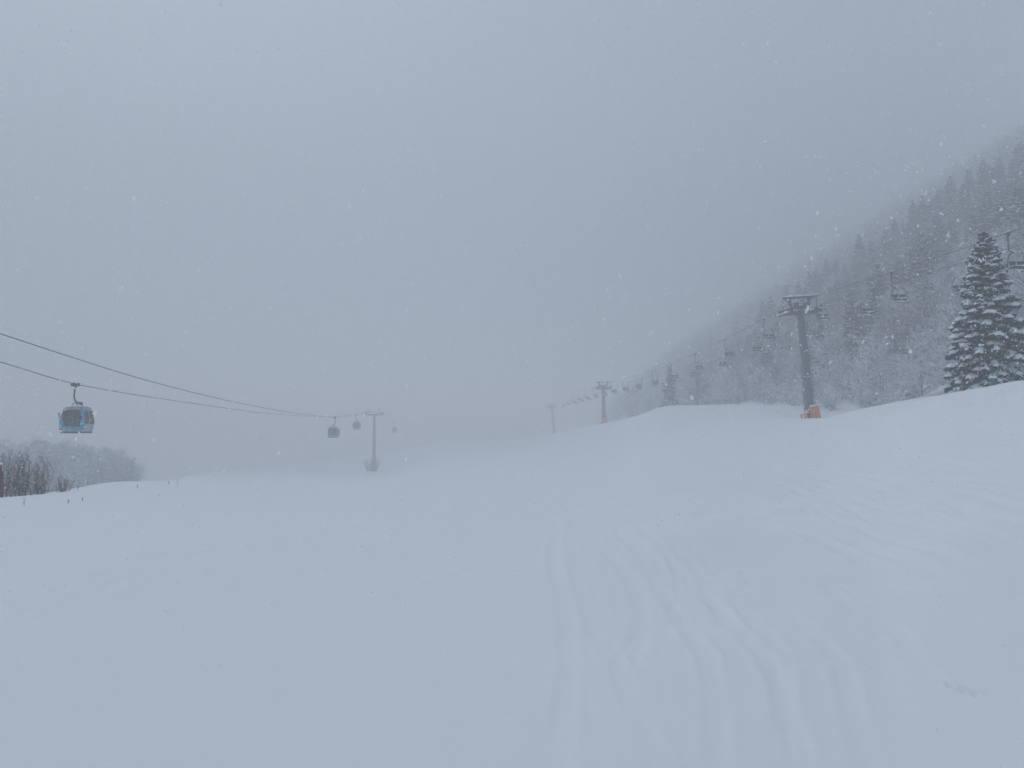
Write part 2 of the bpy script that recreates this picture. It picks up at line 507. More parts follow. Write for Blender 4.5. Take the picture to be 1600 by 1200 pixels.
def make_ground():
    a = math.radians(41)
    ang = np.concatenate([np.linspace(-math.pi, -a, 90, endpoint=False), np.linspace(-a, a, 820, endpoint=False), np.linspace(a, math.pi, 90, endpoint=False)])
    rad = np.concatenate([np.exp(np.linspace(math.log(.4), math.log(2.6), 16, endpoint=False)),
                          np.exp(np.linspace(math.log(2.6), math.log(80), 480, endpoint=False)),
                          np.exp(np.linspace(math.log(80), math.log(600), 110))])
    A, Rr = np.meshgrid(ang, rad)
    X, Y = (Rr * np.sin(A)).ravel(), (Rr * np.cos(A)).ravel()
    Z = ground_z(X, Y)
    near = np.where((np.hypot(X, Y) < 70) & (np.abs(np.arctan2(X, Y)) < a))[0]
    nx, ny = X[near], Y[near]
    dz = np.zeros(len(near))
    for pts, w, dep, twin in TR:
        L = smooth_line(to_ground(pts), 8)
        for s in ((-.5, .5) if twin else (0,)):
            T = np.gradient(L, axis=0)
            Nn = np.stack([-T[:, 1], T[:, 0]], 1) / (np.linalg.norm(T, axis=1)[:, None] + 1e-9)
            Q = L + Nn * s * twin
            lo, hi = Q.min(0) - 1.2, Q.max(0) + 1.2
            sel = np.where((nx > lo[0]) & (nx < hi[0]) & (ny > lo[1]) & (ny < hi[1]))[0]
            if not len(sel):
                continue
            px, py = nx[sel], ny[sel]
            best = np.full(len(sel), 9e9); bt = np.zeros(len(sel))
            for i in range(len(Q) - 1):
                d = Q[i + 1] - Q[i]
                l2 = d @ d + 1e-9
                t = np.clip(((px - Q[i, 0]) * d[0] + (py - Q[i, 1]) * d[1]) / l2, 0, 1)
                e = (px - Q[i, 0] - t * d[0])**2 + (py - Q[i, 1] - t * d[1])**2
                c = e < best
                best = np.where(c, e, best); bt = np.where(c, (i + t) / (len(Q) - 1), bt)
            dd = np.sqrt(best)
            end = np.clip(np.minimum(bt, 1 - bt) * 8, 0, 1)
            wob = .7 + .3 * np.sin(bt * 19 + dep * 900)
            ww = w * .33 * (1 + .06 * np.hypot(px, py))
            g = -dep * np.exp(-(dd / (ww * .85))**4) + dep * .6 * np.exp(-((dd - ww * 1.5) / (ww * .5))**2)
            dz[sel] += g * end * wob * .2
    # churned snow where the tracks cross
    ex = np.exp(-((nx - .22 * ny - .4) / (.9 + .10 * ny))**2) * np.clip((ny - 3) / 3, 0, 1) * np.clip((32 - ny) / 12, 0, 1)
    rr_ = random.Random(12)
    ch = sum(a * np.abs(np.sin(2 * math.pi / w * (nx * math.cos(q) + ny * math.sin(q)) + p + 1.3 * np.sin(2.3 / w * (ny * math.cos(q) - nx * math.sin(q)) + p)))
             for a, w, q, p in [(.006 * rr_.uniform(.6, 1.2), w_, rr_.uniform(-.6, .5), rr_.uniform(0, 6)) for w_ in (.45, .7, 1.0, 1.5, 2.1)])
    dz += ex * (ch - .012)
    Z[near] += np.clip(dz, -.12, .09)
    nA, nR = len(ang), len(rad)
    V = np.stack([X, Y, Z], 1)
    V = np.vstack([V, [[0, 0, gz(0.01, 0.01)]]])
    i, j = np.meshgrid(np.arange(nR - 1), np.arange(nA), indexing='ij')
    j2 = (j + 1) % nA
    quads = np.stack([i * nA + j, (i + 1) * nA + j, (i + 1) * nA + j2, i * nA + j2], -1).reshape(-1, 4)[:, ::-1]
    jj = np.arange(nA)
    tris = np.stack([np.full(nA, len(V) - 1), jj, (jj + 1) % nA], 1)[:, ::-1]
    me = bpy.data.meshes.new('snow_ground')
    me.vertices.add(len(V)); me.vertices.foreach_set('co', V.ravel())
    nl = quads.size + tris.size
    me.loops.add(nl)
    me.loops.foreach_set('vertex_index', np.concatenate([quads.ravel(), tris.ravel()]).astype(np.int32))
    npoly = len(quads) + len(tris)
    me.polygons.add(npoly)
    ls = np.concatenate([np.arange(len(quads)) * 4, quads.size + np.arange(len(tris)) * 3]).astype(np.int32)
    me.polygons.foreach_set('loop_start', ls)
    me.polygons.foreach_set('use_smooth', np.ones(npoly, bool))
    me.update(calc_edges=True)
    me.validate()
    me.materials.append(M['ground'])
    o = bpy.data.objects.new('snow_ground', me)
    col.objects.link(o)
    o['kind'] = 'structure'
    # make sure normals face up
    if me.polygons[len(quads) // 2].normal.z < 0:
        me.flip_normals()
    return o


make_ground()


# ------------------------------------------------------------------ ropes of both lifts
def span_z(sup, y):
    """rope height between supports: list of (y, z, sag to the next)"""
    for (y0, z0, s), (y1, z1, _) in zip(sup[:-1], sup[1:]):
        if y <= y1:
            t = (y - y0) / (y1 - y0)
            return z0 + (z1 - z0) * t - s * 4 * t * (1 - t)
    return sup[-1][1]


AU, AL, SL = 39.65, 43.35, .06                 # x = A - SL * y for the two chairlift ropes
GN, GF, SG = -30.5, -35.5, -.045               # the same for the two gondola ropes


def rope_pts(a, sl, picks, extra):
    """rope heights measured in the photograph, at the distance where the straight line in plan crosses that column"""
    out = list(extra)
    for u, v in picks:
        rr = (u - 800) / F
        for _ in range(3):
            y = a / (rr + sl)
            zz = at(u, v, y)[2]
            d = y * math.cos(PITCH) + zz * math.sin(PITCH)
            rr = (u - 800) / F * d / y
        out.append((y, zz))
    out.sort()
    return np.array(out)


CHP = rope_pts(AU, SL, [(1583, 361), (1397, 424), (1240, 474), (1203, 493), (1138, 527), (1090, 551), (1019, 580), (938, 602), (862, 632)], [(-70, 21.5), (0, 16.8), (480, 4)])
GP = {GN: rope_pts(GN, -SG, [(2, 522), (250, 600), (400, 635), (480, 648), (523, 652), (585, 643)], [(-60, 17.0), (420, 1)]),
      GF: rope_pts(GF, -SG, [(2, 566), (118, 600), (300, 630), (420, 646), (490, 651), (557, 648), (586, 643), (616, 660)], [(-60, 15.5), (420, -3)])}


def span_z(sup, y):
    return float(pchip(sup[:, 0].copy(), sup[:, 1].copy(), np.array([float(y)]))[0])


CH = CHP


def chair_rope(a, y):
    return Vector((a - SL * y, y, span_z(CHP, y)))


def gondola_rope(a, y):
    return Vector((a + SG * y, y, span_z(GP[a], y)))


def rope(name, pts, r, label):
    b = MB(); b.tube(pts, r, 6)
    tag(b.build(name, M['cable'], smooth=True), label, 'cable')


rope('haul_rope', [chair_rope(AU, y) for y in np.arange(-70, 480, 3)], .022, 'dark chairlift cable nearer the camera, running over the left ends of the tower arms')
rope('haul_rope', [chair_rope(AL, y) for y in np.arange(-70, 480, 3)], .022, 'dark chairlift cable farther right, running over the right ends of the tower arms')
rope('haul_rope', [gondola_rope(GN, y) for y in np.arange(-60, 420, 3)], .034, 'upper of two gondola cables at the left edge, no cabin near it')
rope('haul_rope', [gondola_rope(GF, y) for y in np.arange(-60, 420, 3)], .034, 'lower of two gondola cables at the left edge, carrying the blue cabin')


# ------------------------------------------------------------------ chairs
def arc(c, r, a0, a1, n, plane='xz'):
    out = []
    for i in range(n + 1):
        a = math.radians(a0 + (a1 - a0) * i / n)
        if plane == 'xz':
            out.append((c[0] + r * math.cos(a), c[1], c[2] + r * math.sin(a)))
        else:
            out.append((c[0], c[1] + r * math.cos(a), c[2] + r * math.sin(a)))
    return out


def make_chair(mirror):
    s = -1 if mirror else 1
    root = empty('lift_chair')
    X = lambda x: s * x

    def P(pts):
        return [(X(x), y, z) for x, y, z in pts]
    g = MB(); g.box((0, 0, -.02), (.16, .5, .16), bevel=.03); g.box((X(.05), 0, -.14), (.1, .2, .16), bevel=.02)
    go = g.build('grip', M['steel'], root)
    c = MB(); c.snowcap((0, -.3, .05), (0, .3, .05), .26, .09); c.build('snow_cover', M['snow'], go)
    h = MB()
    slant = .22 if mirror else 0
    hang = P([(0 - slant * 0, 0, -.1), (-slant * .3, 0, -.5), (-slant, 0, -1.1), (-slant + .02, 0, -1.25), (-slant + .1, 0, -1.34), (.25, 0, -1.4), (.6, 0, -1.45)])
    h.tube(hang, .045, 7)
    ho = h.build('hanger', M['steel'], root, smooth=True)
    c = MB(); c.snowcap(P([(.1, 0, -1.31)])[0], P([(.65, 0, -1.37)])[0], .14, .07); c.build('snow_cover', M['snow'], ho)
    f = MB()
    loop = P([(.0, -.5, -2.62), (.0, -.42, -2.64), (0, 0, -2.62), (0, .12, -2.5), (.02, .16, -2.2), (.05, .12, -1.85), (.12, .05, -1.6), (.28, 0, -1.47), (.48, 0, -1.43), (.67, 0, -1.42),
              (.86, 0, -1.43), (1.06, 0, -1.47), (1.22, .05, -1.6), (1.29, .12, -1.85), (1.32, .16, -2.2), (1.34, .12, -2.5), (1.34, 0, -2.62), (1.34, -.42, -2.64), (1.34, -.5, -2.62)])
    f.tube(loop, .038, 7)
    f.tube(P([(0.0, -.1, -2.63), (1.34, -.1, -2.63)]), .03, 6)
    fo = f.build('bail_frame', M['steel'], root, smooth=True)
    c = MB(); c.snowcap(P([(.3, 0, -1.44)])[0], P([(1.05, 0, -1.44)])[0], .12, .06); c.build('snow_cover', M['snow'], fo)
    st = MB(); st.box((X(.67), -.22, -2.55), (1.24, .5, .07), bevel=.03)
    so = st.build('seat', M['dark'], root)
    c = MB()
    for y in (-.36, -.2, -.05):
        c.snowcap((X(.08), y, -2.515), (X(1.26), y, -2.515), .22, .08)
    c.build('snow_cover', M['snow'], so)
    for x in (.36, .98):
        b = MB(); b.box((X(x), .12, -2.22), (.5, .05, .34), rot=Matrix.Rotation(.15, 3, 'X'), bevel=.02)
        bo = b.build('backrest', M['dark'], root)
        c = MB(); c.snowcap((X(x - .24), .12, -2.05), (X(x + .24), .12, -2.05), .1, .05); c.build('snow_cover', M['snow'], bo)
    b = MB(); b.tube(P([(.01, .14, -2.1), (1.33, .14, -2.1)]), .025, 6)
    b.build('back_rail', M['steel'], root)
    b = MB()
    b.tube(P([(.03, .1, -2.2), (.03, -.35, -2.25), (.03, -.55, -2.45), (.03, -.5, -2.9), (.67, -.5, -2.93), (1.31, -.5, -2.9), (1.31, -.55, -2.45), (1.31, -.35, -2.25), (1.31, .1, -2.2)]), .026, 6)
    for x in (.25, .6, .74, 1.1):
        b.tube(P([(x, -.5, -2.92), (x, -.72, -2.94)]), .022, 5)
    bo = b.build('safety_bar', M['steel'], root, smooth=True)
    c = MB(); c.snowcap(P([(.05, -.55, -2.89)])[0], P([(1.3, -.55, -2.89)])[0], .14, .05); c.build('snow_cover', M['snow'], bo)
    return Proto(root)


PU, PL = make_chair(False), make_chair(True)
ORD = ['nearest', 'second', 'third', 'fourth', 'fifth', 'sixth', 'seventh', 'eighth', 'ninth', 'tenth', 'eleventh', 'twelfth', 'thirteenth', 'fourteenth', 'fifteenth', 'sixteenth', 'seventeenth', 'eighteenth']
DIRZ = math.atan(SL)
lab_u = {0: 'snow edged double chair cut by the right edge, right of the big spruce',
         1: 'snow edged double chair hanging highest between padded tower and big spruce',
         2: 'double chair hanging just right of the near tower head',
         3: 'double chair hanging on a long hanger just left of the near tower',
         4: 'double chair over pale trees, second one left of the near tower on the upper cable',
         5: 'double chair over pale trees, third one left of the near tower on the upper cable',
         6: 'faint double chair in front of the lone pale spruce on the crest'}
n = 0
for k in range(18):
    y = 55.6 + 15.4 * k
    p = chair_rope(AU, y)
    if abs(y - 95) < 2:
        continue
    zone = 'right of the middle tower' if y < 230 else 'fading left of the middle tower'
    lb = lab_u.get(k, f'small chair on nearer cable {zone}, {ORD[min(k, 17)]} from right edge')
    PU.place(p, DIRZ + random.uniform(-.08, .08), 1.0, lb, 'chairlift chair', 'empty chairs hanging from the chairlift cables')
lab_l = {0: 'snowy double chair half hidden by the left side of the big spruce',
         1: 'double chair with slanted hanger over grey trees, left of the highest one',
         2: 'double chair partly hidden behind the near tower column',
         3: 'double chair on the lower cable, first one left of the near tower',
         4: 'double chair on the lower cable, second one left of the near tower',
         5: 'double chair on the lower cable, third one left of the near tower'}
for k in range(16):
    y = 65.9 + 15.4 * k
    p = chair_rope(AL, y)
    zone = 'right of the middle tower' if y < 230 else 'fading left of the middle tower'
    lb = lab_l.get(k, f'small chair on farther cable {zone}, {ORD[min(k, 17)]} from right edge')
    PL.place(p, DIRZ + random.uniform(-.08, .08), 1.0, lb, 'chairlift chair', 'empty chairs hanging from the chairlift cables')


# ------------------------------------------------------------------ chairlift towers
def disc(mb, c, r, w, n=14, mi=0):
    """wheel with its axle along x"""
    vs, fs = [], []
    for s in (-.5, .5):
        for j in range(n):
            a = 2 * math.pi * j / n
            vs.append((c[0] + s * w, c[1] + r * math.cos(a), c[2] + r * math.sin(a)))
    for j in range(n):
        fs.append((j, (j + 1) % n, n + (j + 1) % n, n + j))
    fs.append(tuple(range(n))[::-1]); fs.append(tuple(range(n, 2 * n)))
    mb.add(vs, fs, mi)


def make_tower(H, padded, gauge=3.7, full=True):
    """H: base to rope; local z up, lift line along y"""
    root = empty('chairlift_tower')
    b = MB()
    hs = [-.6, 0, H * .365, H * .365, H - .75]
    b.tube([(0, 0, z) for z in hs], [.66, .64, .55, .52, .39], 20)
    mo = b.build('mast', M['galv'], root, smooth=True)
    b = MB()
    b.tube([(0, 0, H * .365 - .06), (0, 0, H * .365 + .06)], .66, 20)
    for j in range(14):
        a = j * 2 * math.pi / 14
        b.tube([(.6 * math.cos(a), .6 * math.sin(a), H * .365 - .13), (.6 * math.cos(a), .6 * math.sin(a), H * .365 + .13)], .03, 6)
    fo = b.build('flange', M['galv'], mo)
    c = MB()
    for j in range(5):
        a0, a1 = -2.7 + j * .5, -2.3 + j * .5
        c.snowcap((.6 * math.cos(a0), .6 * math.sin(a0), H * .365 + .06), (.6 * math.cos(a1), .6 * math.sin(a1), H * .365 + .06), .14, .08, n=3)
    c.build('snow_cover', M['snow'], fo)
    # ladder on the right side
    b = MB()
    xo0, xo1 = .78, .55
    for s in (-.2, .2):
        b.tube([(xo0, s, 1.0), (xo1, s, H - .8)], .028, 6)
    z = 1.2
    while z < H - .9:
        x = xo0 + (xo1 - xo0) * (z - 1) / (H - 1.8)
        b.tube([(x, -.2, z), (x, .2, z)], .018, 5)
        if int(z * 10) % 7 == 0:
            b.tube([(x - .3, 0, z), (x, 0, z)], .02, 5)
        z += .3
    b.build('ladder', M['steel'], root)
    b = MB()
    # small rest platform and cable loop brackets, near the top quarter
    zz = H * .76
    b.box((.78, -.1, zz), (.55, .6, .06)); b.tube([(.5, 0, zz - .5), (.98, 0, zz - .02)], .03, 6)
    b.build('rest_platform', M['steel'], root)
    b = MB()
    b.tube([(-.42, -.1, H * .88), (-.6, -.15, H * .82), (-.64, -.15, H * .77), (-.5, -.1, H * .73)], .025, 6)
    b.tube([(.55, -.15, H * .9), (.66, -.2, H * .86), (.62, -.2, H * .83), (.78, -.2, H * .79), (.8, -.2, H * .77)], .03, 6)
    b.build('cable_loop', M['steel_light'], root, smooth=True)
    # cross arm
    g = gauge / 2
    b = MB()
    b.box((0, 0, H - .6), (gauge + .6, .5, .5), bevel=.05)
    b.box((-.75, 0, H - .78), (.9, .3, .22), rot=Matrix.Rotation(.28, 3, 'Y'), bevel=.03)
    b.box((.75, 0, H - .78), (.9, .3, .22), rot=Matrix.Rotation(-.28, 3, 'Y'), bevel=.03)
    b.box((0, 0, H - .2), (.75, .7, .4), bevel=.05)
    b.box((0, .1, H + .05), (1.7, .9, .42), bevel=.06)
    b.box((-.55, -.4, H + .42), (.5, .3, .4), bevel=.04); b.box((.6, -.35, H + .38), (.6, .3, .3), bevel=.04)
    ao = b.build('cross_arm', M['steel'], root)
    c = MB(); c.snowcap((-g - .2, -.05, H - .34), (g + .2, -.05, H - .34), .5, .18, n=18); c.snowcap((-.8, 0, H + .26), (.8, 0, H + .26), .8, .16, n=8); c.build('snow_cover', M['snow'], ao)
    # lifting frame: two leaning posts under a long beam
    b = MB()
    for s in (-1, 1):
        b.tube([(s * 1.0, 0, H - .38), (s * 1.3, 0, H + 1.2)], [.15, .24], 8)
        b.box((s * 1.42, 0, H + 1.05), (.7, .22, .2), rot=Matrix.Rotation(-s * .35, 3, 'Y'), bevel=.03)
        b.tube([(s * .45, .25, H - .3), (s * .45, .25, H + 1.15)], .025, 6)
    b.box((0, 0, H + 1.32), (4.15, .32, .28), bevel=.03)
    for x in (-.9, -.1, .45, .95):
        b.box((x, -.16, H + 1.2), (.35, .12, .16), bevel=.02)
    b.tube([(-1.1, .25, H + .5), (1.1, .25, H + .5)], .025, 6)
    b.tube([(-1.1, .25, H + .15), (1.1, .25, H + .15)], .025, 6)
    lo = b.build('lifting_frame', M['steel'], root)
    c = MB(); c.snowcap((-2.08, 0, H + 1.42), (2.08, 0, H + 1.42), .34, .2, n=22)
    for x in (-1.0, .05, 1.1):
        c.snowcap((x - .18, 0, H + 1.5), (x + .18, 0, H + 1.5), .2, .16, n=3)
    c.build('snow_cover', M['snow'], lo)
    for s in (-1, 1):
        b = MB()
        b.box((s * g, 0, H - .58), (.3, 3.8, .42), bevel=.04)
        for y in (-1.15, 1.15):
            b.box((s * g, y, H - .32), (.22, 1.7, .16), bevel=.02)
        b.box((s * g - s * .0, 0, H - .5), (.3, .5, .3), bevel=.03)
        b.tube([(s * (g + .35), -2.0, H - .62), (s * (g + .35), 2.0, H - .62)], .05, 6)
        t = b.build('sheave_train', M['steel'], root)
        for q in range(8):
            w = MB()
            y = -1.78 + q * .508
            disc(w, (s * g, y, H - .3), .28, .2)
            w.build('sheave_wheel', M['rubber'], t)
        b = MB()
        b.box((s * (g + .32), 0, H - .7), (.5, 4.0, .05))
        for y in (-1.9, -.65, .65, 1.9):
            b.tube([(s * (g + .54), y, H - .7), (s * (g + .54), y, H + .25)], .022, 5)
            b.tube([(s * g, y, H - .45), (s * (g + .4), y, H - .7)], .03, 5)
        b.tube([(s * (g + .54), -1.9, H + .25), (s * (g + .54), 1.9, H + .25)], .022, 5)
        ko = b.build('catwalk', M['steel'], root)
        c = MB()
        c.snowcap((s * (g + .3), -1.95, H - .675), (s * (g + .3), 1.95, H - .675), .46, .22, n=12)
        c.snowcap((s * g, -1.7, H - .02), (s * g, 1.7, H - .02), .16, .07, n=10)
        c.build('snow_cover', M['snow'], ko)
    if padded:
        R = Matrix.Rotation(-.1, 3, 'Y')
        b = MB(); b.box((.32, -.72, .62), (1.22, .34, 1.6), rot=R, bevel=.08); b.box((.86, -.1, .56), (.3, 1.1, 1.5), rot=R, bevel=.08)
        po = b.build('safety_padding', M['orange'], root)
        c = MB(); c.snowcap((-.3, -.72, 1.38), (.98, -.72, 1.5), .42, .16, n=8); c.build('snow_cover', M['snow'], po)
        b = MB(); b.box((-.86, -.62, .22), (.42, .34, .82), rot=Matrix.Rotation(-.08, 3, 'Y'), bevel=.07); b.box((-.85, .1, .2), (.3, .9, .8), bevel=.07)
        po = b.build('safety_padding', M['orange'], root)
        c = MB(); c.snowcap((-1.05, -.62, .62), (-.4, -.62, .72), .42, .14, n=5)
        for q in range(4):
            c.snowcap((-.75 + q * .12, -.66, .68 + q * .14), (-.55 + q * .12, -.66, .82 + q * .14), .3, .1, n=2)
        c.build('snow_cover', M['snow'], po)
        b = MB(); b.box((-.45, -.66, .4), (.5, .16, 1.1), rot=Matrix.Rotation(.2, 3, 'Y'), bevel=.03)
        b.build('padding_gap_shade', M['dark'], root)  # black slab painted in as the dark gap between the two mats
    return root


def put_tower(root, base, top_rope, label):
    """stand the tower on its base and lean it to carry the ropes"""
    d = Vector(top_rope) - Vector(base)
    root.location = base
    lean = math.atan2(d.x, d.z)
    root.rotation_euler = (0, lean, DIRZ)
    tag(root, label, 'lift tower', 'chairlift towers along the forest edge')


AM = (AU + AL) / 2
y1 = 95.0
p1 = at(1266, 656, y1)
tx = AM - SL * y1
top = Vector((tx, y1, span_z(CH, y1)))
base = Vector((p1[0], y1, gz(p1[0], y1)))
put_tower(make_tower((top - base).length - .06, True), base, top, 'tall grey steel lift tower with torn orange padding, nearest the camera')
y2 = 232.0
p2 = at(943.5, 660, y2)
top = Vector((AM - SL * y2, y2, span_z(CH, y2)))
base = Vector((p2[0], y2, gz(p2[0], y2)))
put_tower(make_tower((top - base).length - .06, True), base, top, 'smaller hazy lift tower with faded orange padding, middle of the row')
y3 = 372.0
top = Vector((AM - SL * y3, y3, span_z(CH, y3)))
base = Vector((at(866, 680, y3)[0], y3, gz(at(866, 680, y3)[0], y3)))
put_tower(make_tower((top - base).length - .06, False), base, top, 'farthest lift tower, almost lost in fog, without padding')


# ------------------------------------------------------------------ gondola cabins and pylon
RINGS = [(0.0, .84, .80), (.12, .92, .86), (.9, 1.02, .95), (1.45, 1.0, .94), (1.95, .90, .85), (2.2, .80, .77)]


def cab_w(z):
    zs = [r[0] for r in RINGS]
    return float(np.interp(z, zs, [r[1] for r in RINGS])), float(np.interp(z, zs, [r[2] for r in RINGS]))


CR = .10


def cab_panel(mb, face, s0, s1, z0, z1, off=0.0, th=.03, nz=8, mi=0):
    """panel on one side of the cabin, s runs -1..1 across the flat part"""
    outer, inner = [], []
    for i in range(nz + 1):
        z = z0 + (z1 - z0) * i / nz
        hx, hy = cab_w(z)
        for s in (s0, s1):
            for lst, o in ((outer, off), (inner, off - th)):
                if face in ('front', 'back'):
                    sg = -1 if face == 'front' else 1
                    lst.append((s * (hx - CR), sg * (hy + o), z))
                else:
                    sg = -1 if face == 'left' else 1
                    lst.append((sg * (hx + o), s * (hy - CR), z))
    vs = outer + inner
    k = len(outer)
    fs = []
    for i in range(nz):
        a, b, c, d = 2 * i, 2 * i + 1, 2 * i + 3, 2 * i + 2
        fs += [(a, b, c, d), (k + d, k + c, k + b, k + a), (a, d, k + d, k + a), (b, k + b, k + c, c)]
    fs += [(0, k, k + 1, 1), (2 * nz, 2 * nz + 1, k + 2 * nz + 1, k + 2 * nz)]
    mb.add(vs, fs, mi)


def cab_corner(mb, sx, sy, z0, z1, off=0.0, th=.03, nz=8, na=5, mi=0):
    vs = []
    for i in range(nz + 1):
        z = z0 + (z1 - z0) * i / nz
        hx, hy = cab_w(z)
        for o in (off, off - th):
            for j in range(na + 1):
                a = math.pi / 2 * j / na
                vs.append((sx * (hx - CR + (CR + o) * math.cos(a)), sy * (hy - CR + (CR + o) * math.sin(a)), z))
    w = na + 1
    fs = []
    for i in range(nz):
        for j in range(na):
            p, q = 2 * w * i + j, 2 * w * (i + 1) + j
            fs.append((p, p + 1, q + 1, q))
            fs.append((p + w, q + w, q + w + 1, p + w + 1))
        for j in (0, na):
            p, q = 2 * w * i + j, 2 * w * (i + 1) + j
            fs.append((p, q, q + w, p + w))
    mb.add(vs, fs, mi)


def make_cabin():
    """origin at the rope, cabin below; -y end faces down the line to the camera, racks on -x side"""
    root = empty('gondola_cabin')
    Z0 = -4.3
    L = (0.22, 0, Z0)
    b = MB()
    for sx in (-1, 1):
        for sy in (-1, 1):
            cab_corner(b, sx, sy, .1, 2.2)
    for f in ('left', 'right'):
        cab_panel(b, f, -1, 1, .1, .78)
        cab_panel(b, f, -1, 1, 1.95, 2.2, nz=3)
        cab_panel(b, f, -.06, .06, .78, 1.95, off=.012)
    for f in ('front', 'back'):
        cab_panel(b, f, -1, 1, 2.02, 2.2, nz=3)
        cab_panel(b, f, -1, 1, .1, .3, nz=3)
    body = b.build('body', M['silver'], root, loc=L, smooth=False)
    # blue paint panels: lower band and side pillars of both ends, one full corner
    for f, sy in (('front', -1), ('back', 1)):
        b = MB()
        cab_panel(b, f, -1, 1, .3, .56, off=.012, nz=3)
        cab_panel(b, f, -1, -.8, .56, 1.15, off=.012)
        cab_panel(b, f, .8, 1, .56, 1.15, off=.012)
        for sx in (-1, 1):
            cab_corner(b, sx, sy, .25, 1.1, off=.012)
        if f == 'front':
            cab_corner(b, 1, -1, 1.1, 1.5, off=.012, th=.02)
            cab_corner(b, 1, -1, 1.5, 2.21, off=.012)
            cab_panel(b, 'front', .86, 1, 1.5, 2.21, off=.012)
        b.build('blue_trim', M['blue'], root, loc=L)
    for f in ('front', 'back'):
        w = MB(); cab_panel(w, f, -.8, .8, .56, 1.15, th=.015); cab_panel(w, f, -1, 1, 1.15, 2.02, th=.015)
        w.build('window', M['glass'], root, loc=L)
    for f in ('left', 'right'):
        for (s0, s1) in ((-1, -.06), (.06, 1)):
            w = MB(); cab_panel(w, f, s0, s1, .78, 1.95, th=.015)
            w.build('window', M['glass'], root, loc=L)
    # roof
    b = MB()
    ring = []
    for (z, kx, ky) in ((2.2, .81, .78), (2.27, .76, .73), (2.32, .55, .53)):
        n = 24
        ring.append([(kx * (abs(math.cos(a)) ** .4) * (1 if math.cos(a) >= 0 else -1), ky * (abs(math.sin(a)) ** .4) * (1 if math.sin(a) >= 0 else -1), z) for a in [2 * math.pi * j / n for j in range(n)]])
    vs = sum(ring, []); n = 24
    fs = [(i * n + j, i * n + (j + 1) % n, (i + 1) * n + (j + 1) % n, (i + 1) * n + j) for i in range(2) for j in range(n)]
    fs += [tuple(range(2 * n, 3 * n)), tuple(range(n))[::-1]]
    b.add(vs, fs)
    ro = b.build('roof', M['steel_light'], root, loc=L)
    c = MB()
    for y in (-.45, -.15, .15, .45):
        c.snowcap((-.62, y, 2.3), (.62, y, 2.3), .36, .1, n=6)
    c.build('snow_cover', M['snow'], ro)
    # floor and bumper
    b = MB()
    b.box((0, 0, .05), (1.74, 1.64, .1), bevel=.03)
    b.box((0, -.9, .02), (1.7, .12, .1), bevel=.03); b.box((0, .9, .02), (1.7, .12, .1), bevel=.03)
    b.box((-.95, 0, .02), (.25, 1.6, .06), bevel=.02)
    b.build('floor', M['dark'], root, loc=L)
    for sy in (-1, 1):
        b = MB(); b.box((0, sy * .72, .78), (1.5, .1, .9), bevel=.04); b.box((0, sy * .5, .42), (1.5, .4, .08), bevel=.03)
        b.build('bench', M['dark'], root, loc=L)
    # ski racks on the door side
    b = MB()
    for y in (-.5, .5):
        b.box((-1.08, y, .95), (.14, .5, .12), bevel=.02)
        b.box((-1.08, y, .3), (.18, .5, .1), bevel=.02)
        for q in (-.15, .05):
            b.tube([(-1.16, y + q, .28), (-1.2, y + q, 1.2), (-1.34, y + q, 1.75)], .03, 5)
    b.build('ski_rack', M['steel'], root, loc=L)
    # hanger arm, suspension and grip
    b = MB()
    b.tube([(0.05, 0, -.12), (-.1, 0, -.45), (-.14, 0, -.95), (-.12, 0, -1.25), (.0, 0, -1.55), (.22, 0, -1.65), (.34, 0, -1.68)], [.08, .08, .07, .08, .08, .07, .07], 8)
    b.box((.40, 0, -1.72), (.24, .5, .26), bevel=.04)
    b.tube([(-.08, -.35, -2.0), (-.06, -.3, -1.72), (.22, -.2, -1.68)], .04, 6)
    b.tube([(.42, -.45, -2.02), (.42, -.3, -1.76)], .05, 6)
    b.tube([(.42, .45, -2.02), (.42, .3, -1.76)], .05, 6)
    b.tube([(-.08, .35, -2.0), (-.06, .3, -1.72), (.22, .2, -1.68)], .04, 6)
    b.build('hanger_arm', M['steel'], root, smooth=True)
    b = MB()
    b.box((0, 0, -.08), (.3, .95, .18), bevel=.04)
    b.box((-.05, -.38, -.06), (.34, .22, .26), bevel=.04); b.box((.05, .3, -.02), (.3, .3, .26), bevel=.04)
    b.box((-.2, .0, -.14), (.5, .3, .14), rot=Matrix.Rotation(.3, 3, 'Y'), bevel=.03)
    b.tube([(-.12, -.1, .02), (-.1, -.1, .18)], .06, 6)
    b.build('grip', M['steel'], root)
    # small red mark at the top of the side facing the loop
    b = MB(); cab_panel(b, 'right', -.55, -.1, 2.02, 2.12, off=.008, th=.01, nz=2)
    b.build('emblem', M['red'], root, loc=L)
    return Proto(root)


PC = make_cabin()
GC = 'gondola cabins hanging on the left hand line'
RG = math.atan(-SG)
def yat(a, u):
    return a / ((u - 800) / F - SG)
PC.place(gondola_rope(GF, yat(GF, 118)), RG, 1.0, 'near gondola cabin, bright blue trim and snow speckled dark window', 'gondola', GC)
PC.place(gondola_rope(GN, yat(GN, 523)), RG + math.pi, 1.0, 'hazy gondola cabin with pale light showing through its window, second from the left', 'gondola', GC)
PC.place(gondola_rope(GF, yat(GF, 557)), RG, 1.0, 'faint gondola cabin hanging just left of the snow capped pylon', 'gondola', GC)
PC.place(gondola_rope(GF, yat(GF, 616)), RG, 1.0, 'barely visible gondola cabin right of the snow capped pylon', 'gondola', GC)


